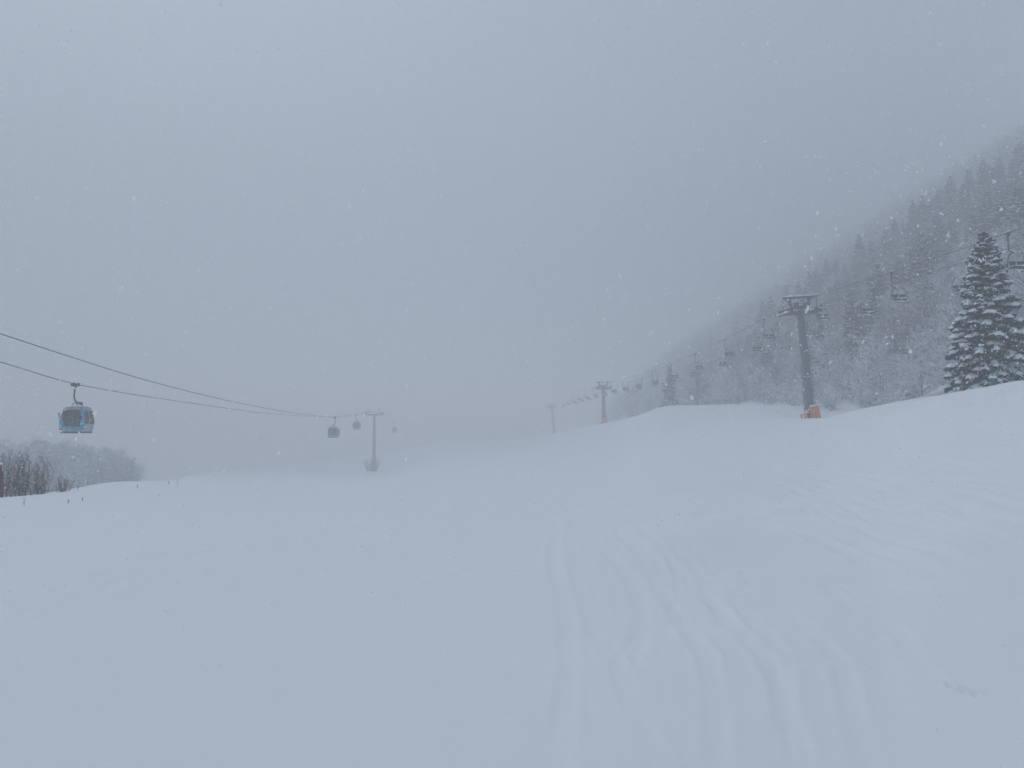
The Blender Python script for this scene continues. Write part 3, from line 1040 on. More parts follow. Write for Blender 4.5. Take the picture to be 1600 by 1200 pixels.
def make_pylon(H):
    root = empty('gondola_pylon')
    b = MB()
    b.tube([(0, 0, -.5), (0, 0, 0), (0, 0, H * .3), (0, 0, H * .3), (0, 0, H * .62), (0, 0, H * .62), (0, 0, H - .8)], [.62, .6, .5, .46, .42, .38, .33], 18)
    mo = b.build('mast', M['steel_light'], root, smooth=True)
    for t in (.3, .62):
        b = MB(); b.tube([(0, 0, H * t - .07), (0, 0, H * t + .07)], .6, 18); b.build('flange', M['steel_light'], mo)
    b = MB(); b.box((0, 0, H - .75), (5.2, .45, .4), bevel=.05); b.box((-.9, 0, H - .95), (1.5, .3, .25), rot=Matrix.Rotation(.2, 3, 'Y')); b.box((.9, 0, H - .95), (1.5, .3, .25), rot=Matrix.Rotation(-.2, 3, 'Y'))
    ao = b.build('cross_arm', M['steel_light'], root)
    c = MB(); c.snowcap((-2.5, 0, H - .55), (2.5, 0, H - .55), .45, .3, n=14); c.build('snow_cover', M['snow'], ao)
    for s in (-1, 1):
        b = MB(); b.box((s * 2.5, 0, H - .45), (.12, 5.0, .2), bevel=.02); b.box((s * 2.95, 0, H - .8), (.5, 5.2, .06))
        t = b.build('sheave_train', M['steel'], root)
        for q in range(8):
            w = MB(); disc(w, (s * 2.5, -2.3 + q * .657, H - .28), .27, .12); w.build('sheave_wheel', M['rubber'], t)
        b = MB(); b.tube([(s * 1.2, 0, H - .5), (s * 1.7, 0, H + 1.1), (s * 2.4, 0, H + 1.25)], .1, 7)
        lo = b.build('lifting_frame', M['steel_light'], root)
        c = MB(); c.snowcap((s * 1.5, 0, H + 1.15), (s * 2.5, 0, H + 1.32), .4, .35, n=4); c.build('snow_cover', M['snow'], lo)
    b = MB(); b.box((.1, -.5, H * .31), (1.6, .8, .06)); b.tube([(.6, 0, 1), (.5, 0, H - 1)], .04, 5)
    b.build('service_platform', M['steel_light'], root)
    return root


yp = 246.0
px_ = (GN + GF) / 2 + SG * yp
pz_ = gz(px_, yp)
py = make_pylon(gondola_rope(GN, yp).z - pz_ + .1)
py.location = (px_, yp, pz_)
py.rotation_euler = (0, 0, RG)
tag(py, 'slim grey gondola pylon with snow capped arms, rising behind a low bush', 'lift pylon')


# ------------------------------------------------------------------ vegetation
def frame(d):
    d = Vector(d).normalized()
    s = d.cross(Vector((0, 0, 1)))
    if s.length < 1e-4:
        s = Vector((1, 0, 0))
    s.normalize()
    return d, s, s.cross(d)


def spruce(H, R, seed, levels, per, steps, snow, blade=.14, droop=.45, gap=.0, load=0, feather=0):
    r = random.Random(seed)
    tr, cr = MB(), MB()
    tr.tube([(0, 0, -.4), (0, 0, H * .3), (r.uniform(-.05, .05), r.uniform(-.05, .05), H * .7), (0, 0, H)], [H * .016, H * .012, H * .006, .01], 8)
    V, Fc, Mi = cr.v, cr.f, cr.m
    lean = r.uniform(0, 6.28)
    for li in range(levels):
        t = (li + r.uniform(-.3, .3)) / levels
        z = H * (.03 + .965 * t)
        t = z / H
        prof = (1 - t) ** .72 * (1 if t > .12 else .88 + t) * (1 + (.2 if not feather else .07) * math.sin(t * 15 + seed))
        nb = max(3, int(per * (.55 + .6 * (1 - t))))
        a0 = r.uniform(0, 6.28)
        for bi in range(nb):
            if r.random() < gap:
                continue
            az = a0 + 6.283 * bi / nb + r.uniform(-.35, .35)
            L = R * prof * (r.uniform(.68, 1.14) if not feather else r.choice([r.uniform(.5, .8), r.uniform(.85, 1.0), r.uniform(.95, 1.22)])) * (1 + .08 * math.cos(az - lean)) + .12
            up0 = .30 * t - .05 + r.uniform(-.1, .1)
            dr = droop * (1 - .75 * t) * r.uniform(.7, 1.3)
            ca, sa = math.cos(az), math.sin(az)
            z0 = z + r.uniform(-.15, .15)

            def pt(s):
                return Vector((ca * L * s, sa * L * s, z0 + L * (up0 * s - dr * s * s + .12 * s**4)))
            if load and r.random() < load and L > .3:
                # lumps of settled snow on the outer part of the bough
                for s in ([.5, .7, .9] if L > 1.2 else [.6, .85]):
                    s += r.uniform(-.1, .1)
                    p = pt(s)
                    la, wb, hh = min(L, 1.7) * r.uniform(.11, .23) + .06, min(L, 1.7) * r.uniform(.08, .17) + .06, r.uniform(.06, .13) + L * .03
                    o = len(V)
                    V.append((p.x, p.y, p.z + hh + .03))
                    for q in range(7):
                        a = q * .8976
                        for kk, hz_ in ((.6, .75), (1.0, .0)):
                            e = kk * r.uniform(.7, 1.25)
                            dx, dy = math.cos(a) * la * e, math.sin(a) * wb * e
                            V.append((p.x + ca * dx - sa * dy, p.y + sa * dx + ca * dy, p.z + .02 + hh * hz_ - (.25 * max(0, dx) + .35 * abs(dy)) * kk))
                    for q in range(7):
                        q2 = (q + 1) % 7
                        Fc.append((o, o + 1 + 2 * q, o + 1 + 2 * q2)); Fc.append((o + 1 + 2 * q, o + 2 + 2 * q, o + 2 + 2 * q2, o + 1 + 2 * q2)); Mi.extend([1, 1])
            ns = max(2, int(steps * (.45 + .6 * L / R)))
            for k in range(ns + 1):
                s = .18 + .82 * k / ns
                p = pt(s)
                fwd = (pt(min(1, s + .05)) - pt(s - .05)).normalized()
                side = Vector((-sa, ca, 0))
                for sg in ((-1, 1) if k < ns else (0,)):
                    tl = L * (.20 + .26 * (1 - s)) * r.uniform(.7, 1.25) if sg else L * .16
                    tl = max(.16, min(tl, .95))
                    d = fwd * (.75 if sg else 1) + side * sg * r.uniform(.5, 1.0) + Vector((0, 0, r.uniform(-.45, .05)))
                    d.normalize()
                    _, sd, upv = frame(d)
                    tw = r.uniform(-.5, .5)
                    sd2 = (sd * math.cos(tw) + upv * math.sin(tw))
                    w = blade * r.uniform(.8, 1.4) + tl * .1
                    q = p + d * tl
                    m = p + d * tl * .45
                    o = len(V)
                    V.extend([tuple(p), tuple(m + sd2 * w), tuple(q), tuple(m - sd2 * w)])
                    Fc.append((o, o + 1, o + 2, o + 3)); Mi.append(0)
                    # hanging needles
                    hz = Vector((r.uniform(-.06, .06), r.uniform(-.06, .06), -w * r.uniform(1.2, 2.6)))
                    V.extend([tuple(p + d * tl * .1), tuple(q), tuple(m + hz)])
                    Fc.append((o + 4, o + 5, o + 6)); Mi.append(0)
                    if r.random() < snow * (.45 + .75 * s):
                        o = len(V)
                        lift = Vector((0, 0, .03))
                        hh = w * r.uniform(.3, .75)
                        sw = w * r.uniform(.5, 1.1)
                        f0, f1 = r.uniform(0, .3), r.uniform(.75, 1.0)
                        V.extend([tuple(p + d * tl * f0 + lift), tuple(m + sd2 * sw + lift), tuple(p + d * tl * f1 + lift * .5), tuple(m - sd2 * sw + lift), tuple(m + Vector((0, 0, hh + .03)))])
                        Fc.extend([(o, o + 1, o + 4), (o + 1, o + 2, o + 4), (o + 2, o + 3, o + 4), (o + 3, o, o + 4)])
                        Mi.extend([1] * 4)
    return tr, cr


def spruce_proto(name, *a, **k):
    root = empty(name)
    tr, cr = spruce(*a, **k)
    tr.build('trunk', M['bark'], root, smooth=True)
    cr.build('crown', [M['needles'], M['snow']], root)
    return Proto(root)


def seg3(mb, a, b, ra, rb, mi=0):
    d, s, u = frame(b - a)
    o = len(mb.v)
    for p, rr in ((a, ra), (b, rb)):
        for k in range(3):
            q = k * 2.0944
            mb.v.append(tuple(p + (s * math.cos(q) + u * math.sin(q)) * rr))
    mb.f.extend([(o, o + 1, o + 4, o + 3), (o + 1, o + 2, o + 5, o + 4), (o + 2, o, o + 3, o + 5)])
    mb.m.extend([mi] * 3)


def frost_on(mb, a, b, w, mi):
    """thin ridge of snow along the top of a twig"""
    d, s, u = frame(b - a)
    if abs(d.z) > .93:
        return
    o = len(mb.v)
    up = Vector((0, 0, w * .8))
    m = (a + b) / 2
    mb.v.extend([tuple(a), tuple(m + s * w), tuple(b), tuple(m - s * w), tuple(m + up)])
    mb.f.extend([(o, o + 1, o + 4), (o + 1, o + 2, o + 4), (o + 2, o + 3, o + 4), (o + 3, o, o + 4)])
    mb.m.extend([mi] * 4)


def bare_tree(H, spread, seed, rise, nb, frost, stems=1, tw=.016, sub=6, twigs=4, low=.06, vrise=None):
    r = random.Random(seed)
    tr, cr = MB(), MB()
    for st in range(stems):
        if stems == 1:
            base, top, h = Vector((0, 0, -.3)), Vector((r.uniform(-.04, .04) * H, r.uniform(-.04, .04) * H, H)), H
        else:
            a = r.uniform(0, 6.283)
            rr = spread * r.uniform(.1, .9)
            h = H * r.uniform(.6, 1) * (1 - .25 * rr / spread)
            base = Vector((math.cos(a) * rr * .35, math.sin(a) * rr * .35, -.2)); top = Vector((math.cos(a) * rr, math.sin(a) * rr, h))
        mid = base.lerp(top, .5) + Vector((r.uniform(-.03, .03) * h, r.uniform(-.03, .03) * h, 0))
        rb = (.007 * H + .015) if stems == 1 else tw * 1.7
        tr.tube([base, base.lerp(mid, .5), mid, mid.lerp(top, .6), top], [rb, rb * .85, rb * .65, rb * .35, tw * .6], 6 if stems == 1 else 4)
        line = lambda t: (base.lerp(mid, t * 2) if t < .5 else mid.lerp(top, t * 2 - 1))
        n = max(3, nb // stems)
        for i in range(n):
            t = low + (1 - low) * (i + r.random()) / n
            p = line(t)
            az = r.uniform(0, 6.283)
            if stems == 1:
                L = spread * ((1 - t) ** .7 * .95 + .12) * r.uniform(.6, 1.1)
                if rise > .5:
                    L = spread * math.sin(min(1, .25 + t * .9) * 2.7) * r.uniform(.6, 1.1) + .3
            else:
                L = spread * .38 * r.uniform(.5, 1.1)
            d = Vector((math.cos(az), math.sin(az), rise + r.uniform(-.2, .25))).normalized()
            e1 = p + d * L * .5
            d2 = (d + Vector((0, 0, r.uniform(-.15, .35)))).normalized()
            e2 = e1 + d2 * L * .5
            b0 = tw * 1.6
            seg3(cr, p, e1, b0, b0 * .7); seg3(cr, e1, e2, b0 * .7, b0 * .3)
            if r.random() < frost:
                frost_on(cr, p.lerp(e1, .3), e1, b0 * 1.8, 1); frost_on(cr, e1, e2, b0 * 1.8, 1)
            for j in range(sub):
                s = .25 + .75 * (j + r.random()) / sub
                q = p.lerp(e1, s * 2) if s < .5 else e1.lerp(e2, s * 2 - 1)
                dd = (d2 * .8 + Vector((r.uniform(-1, 1), r.uniform(-1, 1), r.uniform(-.5, .8))) * .9).normalized()
                l = L * r.uniform(.18, .42) + .12
                q2 = q + dd * l
                seg3(cr, q, q2, tw, tw * .5)
                if r.random() < frost:
                    frost_on(cr, q, q2, tw * 2.2, 1)
                for k in range(twigs):
                    s2 = r.uniform(.2, 1)
                    a = q.lerp(q2, s2)
                    d3 = (dd + Vector((r.uniform(-1, 1), r.uniform(-1, 1), r.uniform(-.7, .7)))).normalized()
                    b = a + d3 * l * r.uniform(.3, .7)
                    seg3(cr, a, b, tw * .7, tw * .35)
                    if r.random() < frost:
                        frost_on(cr, a, b, tw * 1.8, 1)
    return tr, cr


def bare_proto(name, m, *a, tname='trunk', cname='crown', **k):
    root = empty(name)
    tr, cr = bare_tree(*a, **k)
    tr.build(tname, m if 'shrub' in name else M['bark'], root)
    cr.build(cname, [m, M['snow']], root)
    return Proto(root)


# the big spruce right of the lift
hero = spruce_proto('spruce_tree', 10.7, 2.5, 21, 50, 15, 12, .5, blade=.09, droop=.55, load=.85, feather=1)
hy = 52.0
hx = at(1545, 600, hy)[0]
hero.place((hx, hy, gz(hx, hy) - .15), 1.0, (1, 1, 1), 'big dark spruce loaded with snow, standing at the right behind the crest', 'spruce tree')

protoS = [spruce_proto('spruce_tree', 12.5, 2.9, 31, 28, 9, 7, .6, blade=.19),
          spruce_proto('spruce_tree', 13.5, 2.6, 32, 30, 9, 7, .55, blade=.19, gap=.12),
          spruce_proto('spruce_tree', 11.0, 2.9, 33, 25, 9, 7, .62, blade=.2, gap=.05),
          spruce_proto('spruce_tree', 15.0, 3.1, 34, 33, 9, 7, .52, blade=.19, gap=.18)]
protoL = [bare_proto('bare_tree', M['twig_red'], 9.5, 3.0, 41, .35, 96, .5, tw=.024, sub=6, twigs=3),
          bare_proto('bare_tree', M['twig_red'], 8.2, 3.1, 42, .55, 90, .55, tw=.024, sub=6, twigs=3),
          bare_proto('bare_tree', M['twig'], 7.6, 3.2, 43, .6, 90, .85, tw=.024, sub=7, twigs=3),
          bare_proto('bare_tree', M['twig'], 6.2, 3.1, 44, .55, 90, .9, tw=.024, sub=7, twigs=3)]
protoB = [bare_proto('frosted_shrub', M['twig'], 3.8, 2.2, 51, .7, 84, .95, stems=9, tw=.02, sub=5, twigs=3, tname='stems', cname='twigs'),
          bare_proto('frosted_shrub', M['twig'], 3.0, 2.1, 52, .6, 84, .95, stems=10, tw=.02, sub=5, twigs=3, tname='stems', cname='twigs')]
for P_ in protoB:
    for ch in P_.root.children:
        pass

# named single trees
lx = at(1047, 632, 192)[0]
protoS[0].place((lx, 192, gz(lx, 192) - .1), .4, (.75, .75, .9), 'lone pale spruce standing on the snow crest between the two nearer towers', 'spruce tree')

placed = [(hx, hy, 2.4), (lx, 192, 2.5)]


def free(x, y, rr):
    return all((x - a)**2 + (y - b)**2 > (rr + c)**2 for a, b, c in placed)


def foot_x(y):
    """left limit of the wood along the lift"""
    if y < 75: return 52
    if y < 110: return 47.5 - (y - 75) * .05
    if y < 160: return 45.7 - (y - 110) * .07
    return 42.2 - (y - 160) * .035


def pix(x, y, z):
    c, s = math.cos(PITCH), math.sin(PITCH)
    d = y * c + z * s
    return 800 + F * x / d, 600 - F * (-y * s + z * c) / d


def zone(x, y, z, h):
    u, v = pix(x, y, z + h * .6)
    if u > 1480:
        return 'high at the right edge' if v < 340 else 'behind the big spruce'
    if u > 1300:
        return 'above the highest chairs' if v < 440 else 'below the highest chairs'
    if u > 1130:
        return 'in fog above the near tower' if v < 460 else 'behind the near tower'
    return 'in thick fog behind the middle tower'


cand = []
_r = random.Random(77)
y = 66.0
while y < 330:
    x = foot_x(y)
    st = 3.7 + (y - 66) * .007
    while x < 205:
        xx, yy = x + _r.uniform(-1.4, 1.4), y + _r.uniform(-1.5, 1.5)
        cand.append((xx, yy))
        x += st
    y += st
vis = []
for (x, y) in cand:
    z = gz(x, y)
    u, v = pix(x, y, z + 8)
    if 780 < u < 1660 and x < .715 * y + 4:
        vis.append((math.hypot(x, y), x, y, z, u, v))
vis.sort()
far = []
cnt = {'S': 0, 'L': 0, 'B': 0}
for (d, x, y, z, u, v) in vis:
    edge = x - foot_x(y)
    q = _r.random()
    sp_share = .03 if edge < 16 else (.12 if edge < 34 else .62)
    # a darker clump of spruces above and right of the chairs
    if 1290 < u < 1470 and 330 < v < 440: sp_share = .75
    if 1280 < u < 1370 and 470 < v < 530 and edge < 20: sp_share = .4
    if u > 1420 and d < 125: sp_share = 0
    if u > 1480 and v < 350: sp_share = .7
    if edge < 9 and q < .55: kind = 'B'
    elif q < sp_share: kind = 'S'
    else: kind = 'L'
    if not free(x, y, 1.3):
        continue
    if kind == 'S' and cnt['S'] < 230 and d < 250:
        k = _r.randrange(4); sc = _r.uniform(.72, 1.1)
        protoS[k].place((x, y, z - .2), _r.uniform(0, 6.28), (sc * _r.uniform(.9, 1.1), sc, sc), 'snow dusted dark spruce ' + zone(x, y, z, 11 * sc), 'spruce tree', 'spruces ' + zone(x, y, z, 11 * sc))
        cnt['S'] += 1
    elif kind == 'L' and cnt['L'] < 290 and d < 250:
        k = _r.choice([0, 1, 2, 3]) if edge > 14 else _r.choice([1, 2, 3, 3]); sc = _r.uniform(.75, 1.15)
        tone = 'reddish bare tree with frosted twigs ' if k < 2 else 'grey bare tree with frosted twigs '
        protoL[k].place((x, y, z - .1), _r.uniform(0, 6.28), (sc * _r.uniform(1, 1.25), sc * _r.uniform(1, 1.25), sc), tone + zone(x, y, z, 8 * sc), 'bare tree', ('reddish' if k < 2 else 'grey') + ' bare trees ' + zone(x, y, z, 8 * sc))
        cnt['L'] += 1
    elif kind == 'B' and d < 250:
        k = _r.randrange(2); sc = _r.uniform(.7, 1.2)
        protoB[k].place((x, y, z - .05), _r.uniform(0, 6.28), sc, 'frosted leafless shrub at the forest foot ' + zone(x, y, z, 3), 'shrub', 'frosted shrubs at the forest foot ' + zone(x, y, z, 3))
        cnt['B'] += 1
    else:
        far.append((x, y, z, kind))
print('forest', cnt, 'far', len(far))


def merged(name, items, label, srcs):
    """one object for the far wood: many light trees in a single mesh"""
    Vs, Ls, Ms, Ns = [], [], [], []
    off = 0
    rr = random.Random(9)
    arr = []
    for mb, mi_map in srcs:
        arr.append((np.array(mb.v), mb.f, [mi_map[m] for m in mb.m]))
    allf, allm = [], []
    for (x, y, z, kind) in items:
        pool = arr[:2] if kind == 'S' else arr[2:]
        v, f, m = rr.choice(pool)
        a = rr.uniform(0, 6.28); sc = rr.uniform(.8, 1.15)
        c, s = math.cos(a) * sc, math.sin(a) * sc
        w = np.stack([v[:, 0] * c - v[:, 1] * s + x, v[:, 0] * s + v[:, 1] * c + y, v[:, 2] * sc + z - .2], 1)
        Vs.append(w)
        allf.extend([tuple(i + off for i in q) for q in f]); allm.extend(m)
        off += len(v)
    me = bpy.data.meshes.new(name)
    me.from_pydata(np.vstack(Vs).tolist(), [], allf)
    for m in (M['needles_hazed'], M['snow'], M['twig']):
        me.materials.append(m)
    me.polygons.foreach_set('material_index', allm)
    me.update()
    o = bpy.data.objects.new(name, me)
    col.objects.link(o)
    tag(o, label, 'forest', kind='stuff')


s1 = spruce(11, 2.0, 61, 13, 6, 3, .4, blade=.3)[1]
s2 = spruce(12.5, 2.1, 62, 14, 6, 3, .35, blade=.3)[1]
l1 = bare_tree(9.5, 2.2, 63, .3, 34, .4, tw=.06, sub=4, twigs=0)[1]
l2 = bare_tree(8.5, 2.2, 64, .5, 34, .5, tw=.06, sub=4, twigs=0)[1]
# the mountainside goes on, wooded, up and back into the fog
y = 150.0
while y < 520:
    x = 60 + max(0, (y - 330) * .0)
    while x < 400:
        xx, yy = x + _r.uniform(-2, 2), y + _r.uniform(-2, 2)
        if (xx > 205 or yy > 330) and xx < .72 * yy + 5 and math.hypot(xx, yy) < 560:
            far.append((xx, yy, gz(xx, yy), 'S' if _r.random() < .65 else 'L'))
        x += 5.2
    y += 5.2
print('far total', len(far))
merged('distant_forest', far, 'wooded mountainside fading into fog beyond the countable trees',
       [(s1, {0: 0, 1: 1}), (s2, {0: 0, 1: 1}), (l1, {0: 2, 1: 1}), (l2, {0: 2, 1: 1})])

# frosted shrub and small cabinet at the foot of the big spruce
sx = at(1568, 592, 50.5)[0]
protoB[1].place((sx, 50.5, gz(sx, 50.5) - .1), .5, .62, 'pale frosted shrub in front of the foot of the big spruce', 'shrub')
bx = at(1552, 597, 49)[0]
b = MB(); b.box((0, 0, .08), (.44, .34, .5), bevel=.03); b.box((0, -.18, .12), (.34, .03, .3), bevel=.01)
o = b.build('utility_box', M['teal'], None, loc=(bx, 49, max(gz(bx, 49) + .02, at(1552, 599, 49)[2])))
c = MB(); c.snowcap((-.21, 0, .33), (.21, 0, .33), .34, .12); c.build('snow_cover', M['snow'], o)
tag(o, 'small dark teal box beside the foot of the big spruce', 'utility box')

# left: shrubs at the edge of the drop, wood below, dead stalks in the snow
protoE = bare_proto('leafless_shrub', M['twig_dark'], 3.2, 1.7, 71, 2.0, 150, .4, stems=26, tw=.008, sub=4, twigs=2, low=.08, tname='stems', cname='twigs')
LS = [(6, 42.5, .82, 'dark leafless shrub cut by the left edge of the picture'),
      (34, 43.5, .86, 'tallest leafless shrub in the clump at the left edge of the snow'),
      (62, 44.0, .7, 'outermost leafless shrub of the clump, nearest the lone stalks')]
for (u, y, sc, lb) in LS:
    x = at(u, 770, y)[0]
    protoE.place((x, y, gz(x, y) - .15), u, sc, lb, 'shrub', 'leafless shrubs at the left edge')
x = at(98, 762, 46)[0]
protoE.place((x, 46, gz(x, 46) - .15), 2.0, (.5, .5, .36), 'low sparse shrub right of the leafless clump', 'shrub')
x = at(-2, 772, 40)[0]
b = MB(); b.tube([(0, 0, -.3), (.05, 0, .8), (-.02, 0, 1.7)], [.2, .17, .1], 9); o = empty('tree_stump', (x, 40, gz(x, 40)))
b.build('trunk', M['brick_red'], o, smooth=True)
c = MB(); c.snowcap((-.14, 0, 1.7), (.12, 0, 1.7), .2, .12); c.build('snow_cover', M['snow'], o)
tag(o, 'reddish broken trunk at the left edge behind the shrubs', 'tree stump')

for i in range(95):
    u = _r.uniform(-30, 206); y = _r.uniform(125, 185)
    x = at(u, 760, y)[0]; z = gz(x, y)
    if not free(x, y, .5): continue
    placed.append((x, y, .9))
    vt = _r.uniform(694, 720) + max(0, u - 120) * .22          # crown tops show just above the drop
    h = at(u, vt, y)[2] - z
    if i % 3 == 0 and u < 150:
        k = _r.randrange(4); sc = h / [12.5, 13.5, 11.0, 15.0][k]
        protoS[k].place((x, y, z - .2), _r.uniform(0, 6.28), (sc * .8, sc * .8, sc), 'misty spruce in the wood below the snow edge, under the blue cabin', 'spruce tree', 'misty spruces in the wood under the blue cabin')
    else:
        k = 2 + _r.randrange(2); sc = h / [7.6, 6.2][k - 2]
        protoL[k].place((x, y, z - .2), _r.uniform(0, 6.28), (sc * .9, sc * .9, sc), 'misty bare tree in the wood below the snow edge, under the blue cabin', 'bare tree', 'misty bare trees in the wood under the blue cabin')

# low bush round the foot of the pylon
pb = bare_proto('frosted_shrub', M['twig_dark'], 2.8, 3.2, 85, 1.2, 120, .4, stems=34, tw=.034, sub=2, twigs=1, low=.2, tname='stems', cname='twigs')
pbx = at(581, 738, yp - 4)[0]
pb.place((pbx, yp - 4, gz(pbx, yp - 4) - .2), 2.2, (1.25, 1.0, 1.5), 'frosted bush round the foot of the gondola pylon', 'shrub')


def stalk(u, v, h, n, label, seed):
    h *= .75
    r = random.Random(seed)
    (x, y), = to_ground([(u, v)])
    b = MB()
    for k in range(n):
        a = r.uniform(0, 6.28); sp = r.uniform(.05, .3) * h
        b.tube([(r.uniform(-.04, .04) * n, 0, -.1), (math.cos(a) * sp * .4, math.sin(a) * sp * .4, h * .5), (math.cos(a) * sp, math.sin(a) * sp, h * r.uniform(.75, 1.1))], [.009, .008, .006], 5)
        for q in range(4):
            t = r.uniform(.3, 1)
            p = (math.cos(a) * sp * t, math.sin(a) * sp * t, h * t)
            b.box(p, (.028, .028, .045), rot=Matrix.Rotation(r.uniform(0, 1.5), 3, 'X'), bevel=.02)
    o = empty('weed_stalk', (x, y, gz(x, y)))
    b.build('stem', M['stem'], o)
    c = MB(); c.snowcap((-.06, 0, h * .95), (.06, 0, h * .95), .1, .07, n=2); c.snowcap((-.05, .02, h * .5), (.05, .02, h * .5), .08, .05, n=2)
    c.build('snow_cover', M['snow'], o)
    tag(o, label, 'weed')


STK = [(37, 790, .35, 1, 'thin dark stalk in the snow below the leafless shrubs'),
       (107, 787, .16, 2, 'tiny dark tuft just clear of the snow, left of a short stub'),
       (129, 783, .22, 1, 'short dark stub in the snow below the twin stalks'),
       (121, 765, .75, 2, 'tall twin stalks with snowy seed heads at the snow edge'),
       (81, 769, .6, 2, 'dark stalk beside the outermost leafless shrub'),
       (92, 767, .35, 2, 'small frosted weed between the shrubs and the twin stalks'),
       (214, 763, .3, 3, 'pale weed tuft on the snow right of the twin stalks'),
       (264, 757, .3, 2, 'low weed tuft left of a single bent stalk'),
       (277, 760, .6, 1, 'single bent weed stalk farther along the snow edge'),
       (527, 733, .9, 1, 'lone stalk in the snow below the second gondola cabin'),
       (681, 708, .8, 1, 'lone dark stalk in the snow right of the pylon bush'),
       (693, 708, .7, 1, 'fainter stalk close right of another lone stalk')]
for i, s in enumerate(STK):
    stalk(*s, seed=200 + i)


# ------------------------------------------------------------------ falling snow
def make_flakes():
    g = np.random.default_rng(4)
    n1, n2, n3 = 48000, 30000, 42000
    X = np.concatenate([g.uniform(-15, 15, n1), g.uniform(-34, 34, n2), g.uniform(-9, 9, n3)])
    Y = np.concatenate([g.uniform(-3, 20, n1), g.uniform(-3, 38, n2), g.uniform(1, 12, n3)])
    Z = np.concatenate([g.uniform(-3, 13, n1), g.uniform(-6, 26, n2), g.uniform(-2, 8, n3)])
    N = n1 + n2 + n3
    ok = (np.hypot(np.hypot(X, Y), Z) > 3.4) & (Z > ground_z(X, Y) + .05) & ((Z > -.25) | (g.random(N) < .3))
    X, Y, Z = X[ok], Y[ok], Z[ok]
    N = len(X)
    # each flake is a ragged six-armed plate, slightly cupped, turned at random
    ang = np.arange(6) * math.pi / 3
    r = np.clip(g.lognormal(math.log(.0060), .38, N), .003, .0105)
    st = np.zeros((N, 7, 3))
    rad = g.uniform(.55, 1.35, (N, 6))
    st[:, :6, 0] = np.cos(ang)[None] * rad; st[:, :6, 1] = np.sin(ang)[None] * rad
    st[:, :6, 2] = g.normal(0, .28, (N, 6))
    Q = g.normal(size=(N, 4)); Q /= np.linalg.norm(Q, axis=1)[:, None]
    qw, qv = Q[:, 0][:, None, None], Q[:, None, 1:]
    qv = np.broadcast_to(qv, st.shape)
    st = st + 2 * np.cross(qv, np.cross(qv, st) + qw * st)
    tri = np.array([[6, k, (k + 1) % 6] for k in range(6)])
    el = np.where(g.random(N) < .2, g.uniform(1.5, 2.6, N), 1.0)
    st[:, :, 2] *= el[:, None]
    tilt = g.normal(0, .5, N)
    c, s = np.cos(tilt), np.sin(tilt)
    x = st[:, :, 0] * c[:, None] - st[:, :, 2] * s[:, None]
    z = st[:, :, 0] * s[:, None] + st[:, :, 2] * c[:, None]
    st[:, :, 0], st[:, :, 2] = x, z
    V = st * r[:, None, None] + np.stack([X, Y, Z], 1)[:, None, :]
    Tt = (tri[None] + (np.arange(N) * 7)[:, None, None]).reshape(-1, 3)
    me = bpy.data.meshes.new('falling_snow')
    me.vertices.add(N * 7); me.vertices.foreach_set('co', V.ravel())
    me.loops.add(Tt.size); me.loops.foreach_set('vertex_index', Tt.ravel().astype(np.int32))
    me.polygons.add(len(Tt)); me.polygons.foreach_set('loop_start', (np.arange(len(Tt)) * 3).astype(np.int32))
    me.update(calc_edges=True)
    me.materials.append(M['flake'])
    o = bpy.data.objects.new('falling_snow', me)
    col.objects.link(o)
    tag(o, 'loose white snowflakes falling through the air', 'snowfall', kind='stuff')


make_flakes()

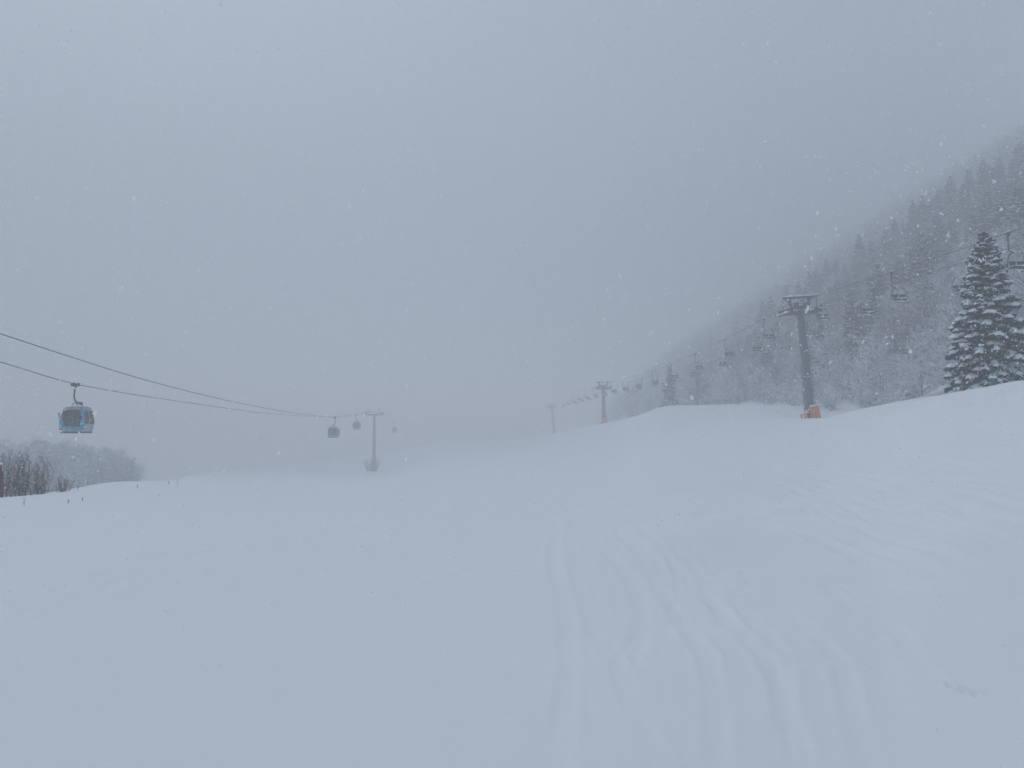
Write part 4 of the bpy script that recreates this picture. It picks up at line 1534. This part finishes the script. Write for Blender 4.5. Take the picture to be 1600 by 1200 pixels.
# ------------------------------------------------------------------ fog
SIGMA = 0.0053
b = MB()
zb, zt = -62.0, 215.0
b.box((0, 0, (zb + zt) / 2), (1230, 1230, zt - zb))
hm = bpy.data.materials.new('haze')
hm.use_nodes = True
nt = hm.node_tree
nt.nodes.clear()
out = nt.nodes.new('ShaderNodeOutputMaterial')
pv = nt.nodes.new('ShaderNodeVolumePrincipled')
pv.inputs['Color'].default_value = (0.90, 0.918, 0.942, 1)
pv.inputs['Density'].default_value = SIGMA
pv.inputs['Anisotropy'].default_value = 0.33
nt.links.new(pv.outputs['Volume'], out.inputs['Volume'])
o = b.build('haze', hm)
tag(o, 'pale snowy fog filling the whole valley', 'haze', kind='stuff')

# ------------------------------------------------------------------ light
SUN_EL, SUN_AZ = math.radians(53), math.radians(-34)      # behind the cloud, ahead and to the left
w = bpy.data.worlds.new('World')
scene.world = w
w.use_nodes = True
nt = w.node_tree
bg = nt.nodes['Background']
sky = nt.nodes.new('ShaderNodeTexSky')
sky.sky_type = 'NISHITA'
sky.sun_disc = False
sky.sun_elevation = SUN_EL
sky.sun_rotation = SUN_AZ
sky.air_density = 1.0
sky.dust_density = 1.5
hs = nt.nodes.new('ShaderNodeHueSaturation')
hs.inputs['Saturation'].default_value = 1.06
hs.inputs['Hue'].default_value = 0.474
nt.links.new(sky.outputs['Color'], hs.inputs['Color'])
nt.links.new(hs.outputs['Color'], bg.inputs['Color'])
bg.inputs['Strength'].default_value = 0.13
sl = bpy.data.lights.new('sun', 'SUN')
sl.energy = 1.4
sl.angle = math.radians(30)
sl.color = (1.0, 0.98, 0.95)
so = bpy.data.objects.new('sun', sl)
col.objects.link(so)
dv = Vector((math.sin(SUN_AZ) * math.cos(SUN_EL), math.cos(SUN_AZ) * math.cos(SUN_EL), math.sin(SUN_EL)))
so.rotation_euler = (-dv).to_track_quat('-Z', 'Y').to_euler()
so.location = dv * 100

# ------------------------------------------------------------------ render settings
vs = scene.view_settings
vs.view_transform = 'Standard'
vs.look = 'None'
vs.exposure = -0.17
vs.gamma = 1.0
scene.render.engine = 'CYCLES'
cy = scene.cycles
cy.max_bounces = 10
cy.diffuse_bounces = 6
cy.glossy_bounces = 2
cy.transmission_bounces = 4
cy.transparent_max_bounces = 8
cy.volume_bounces = 4
cy.use_denoising = True
cy.denoiser = 'OPENIMAGEDENOISE'
scene.render.film_transparent = False
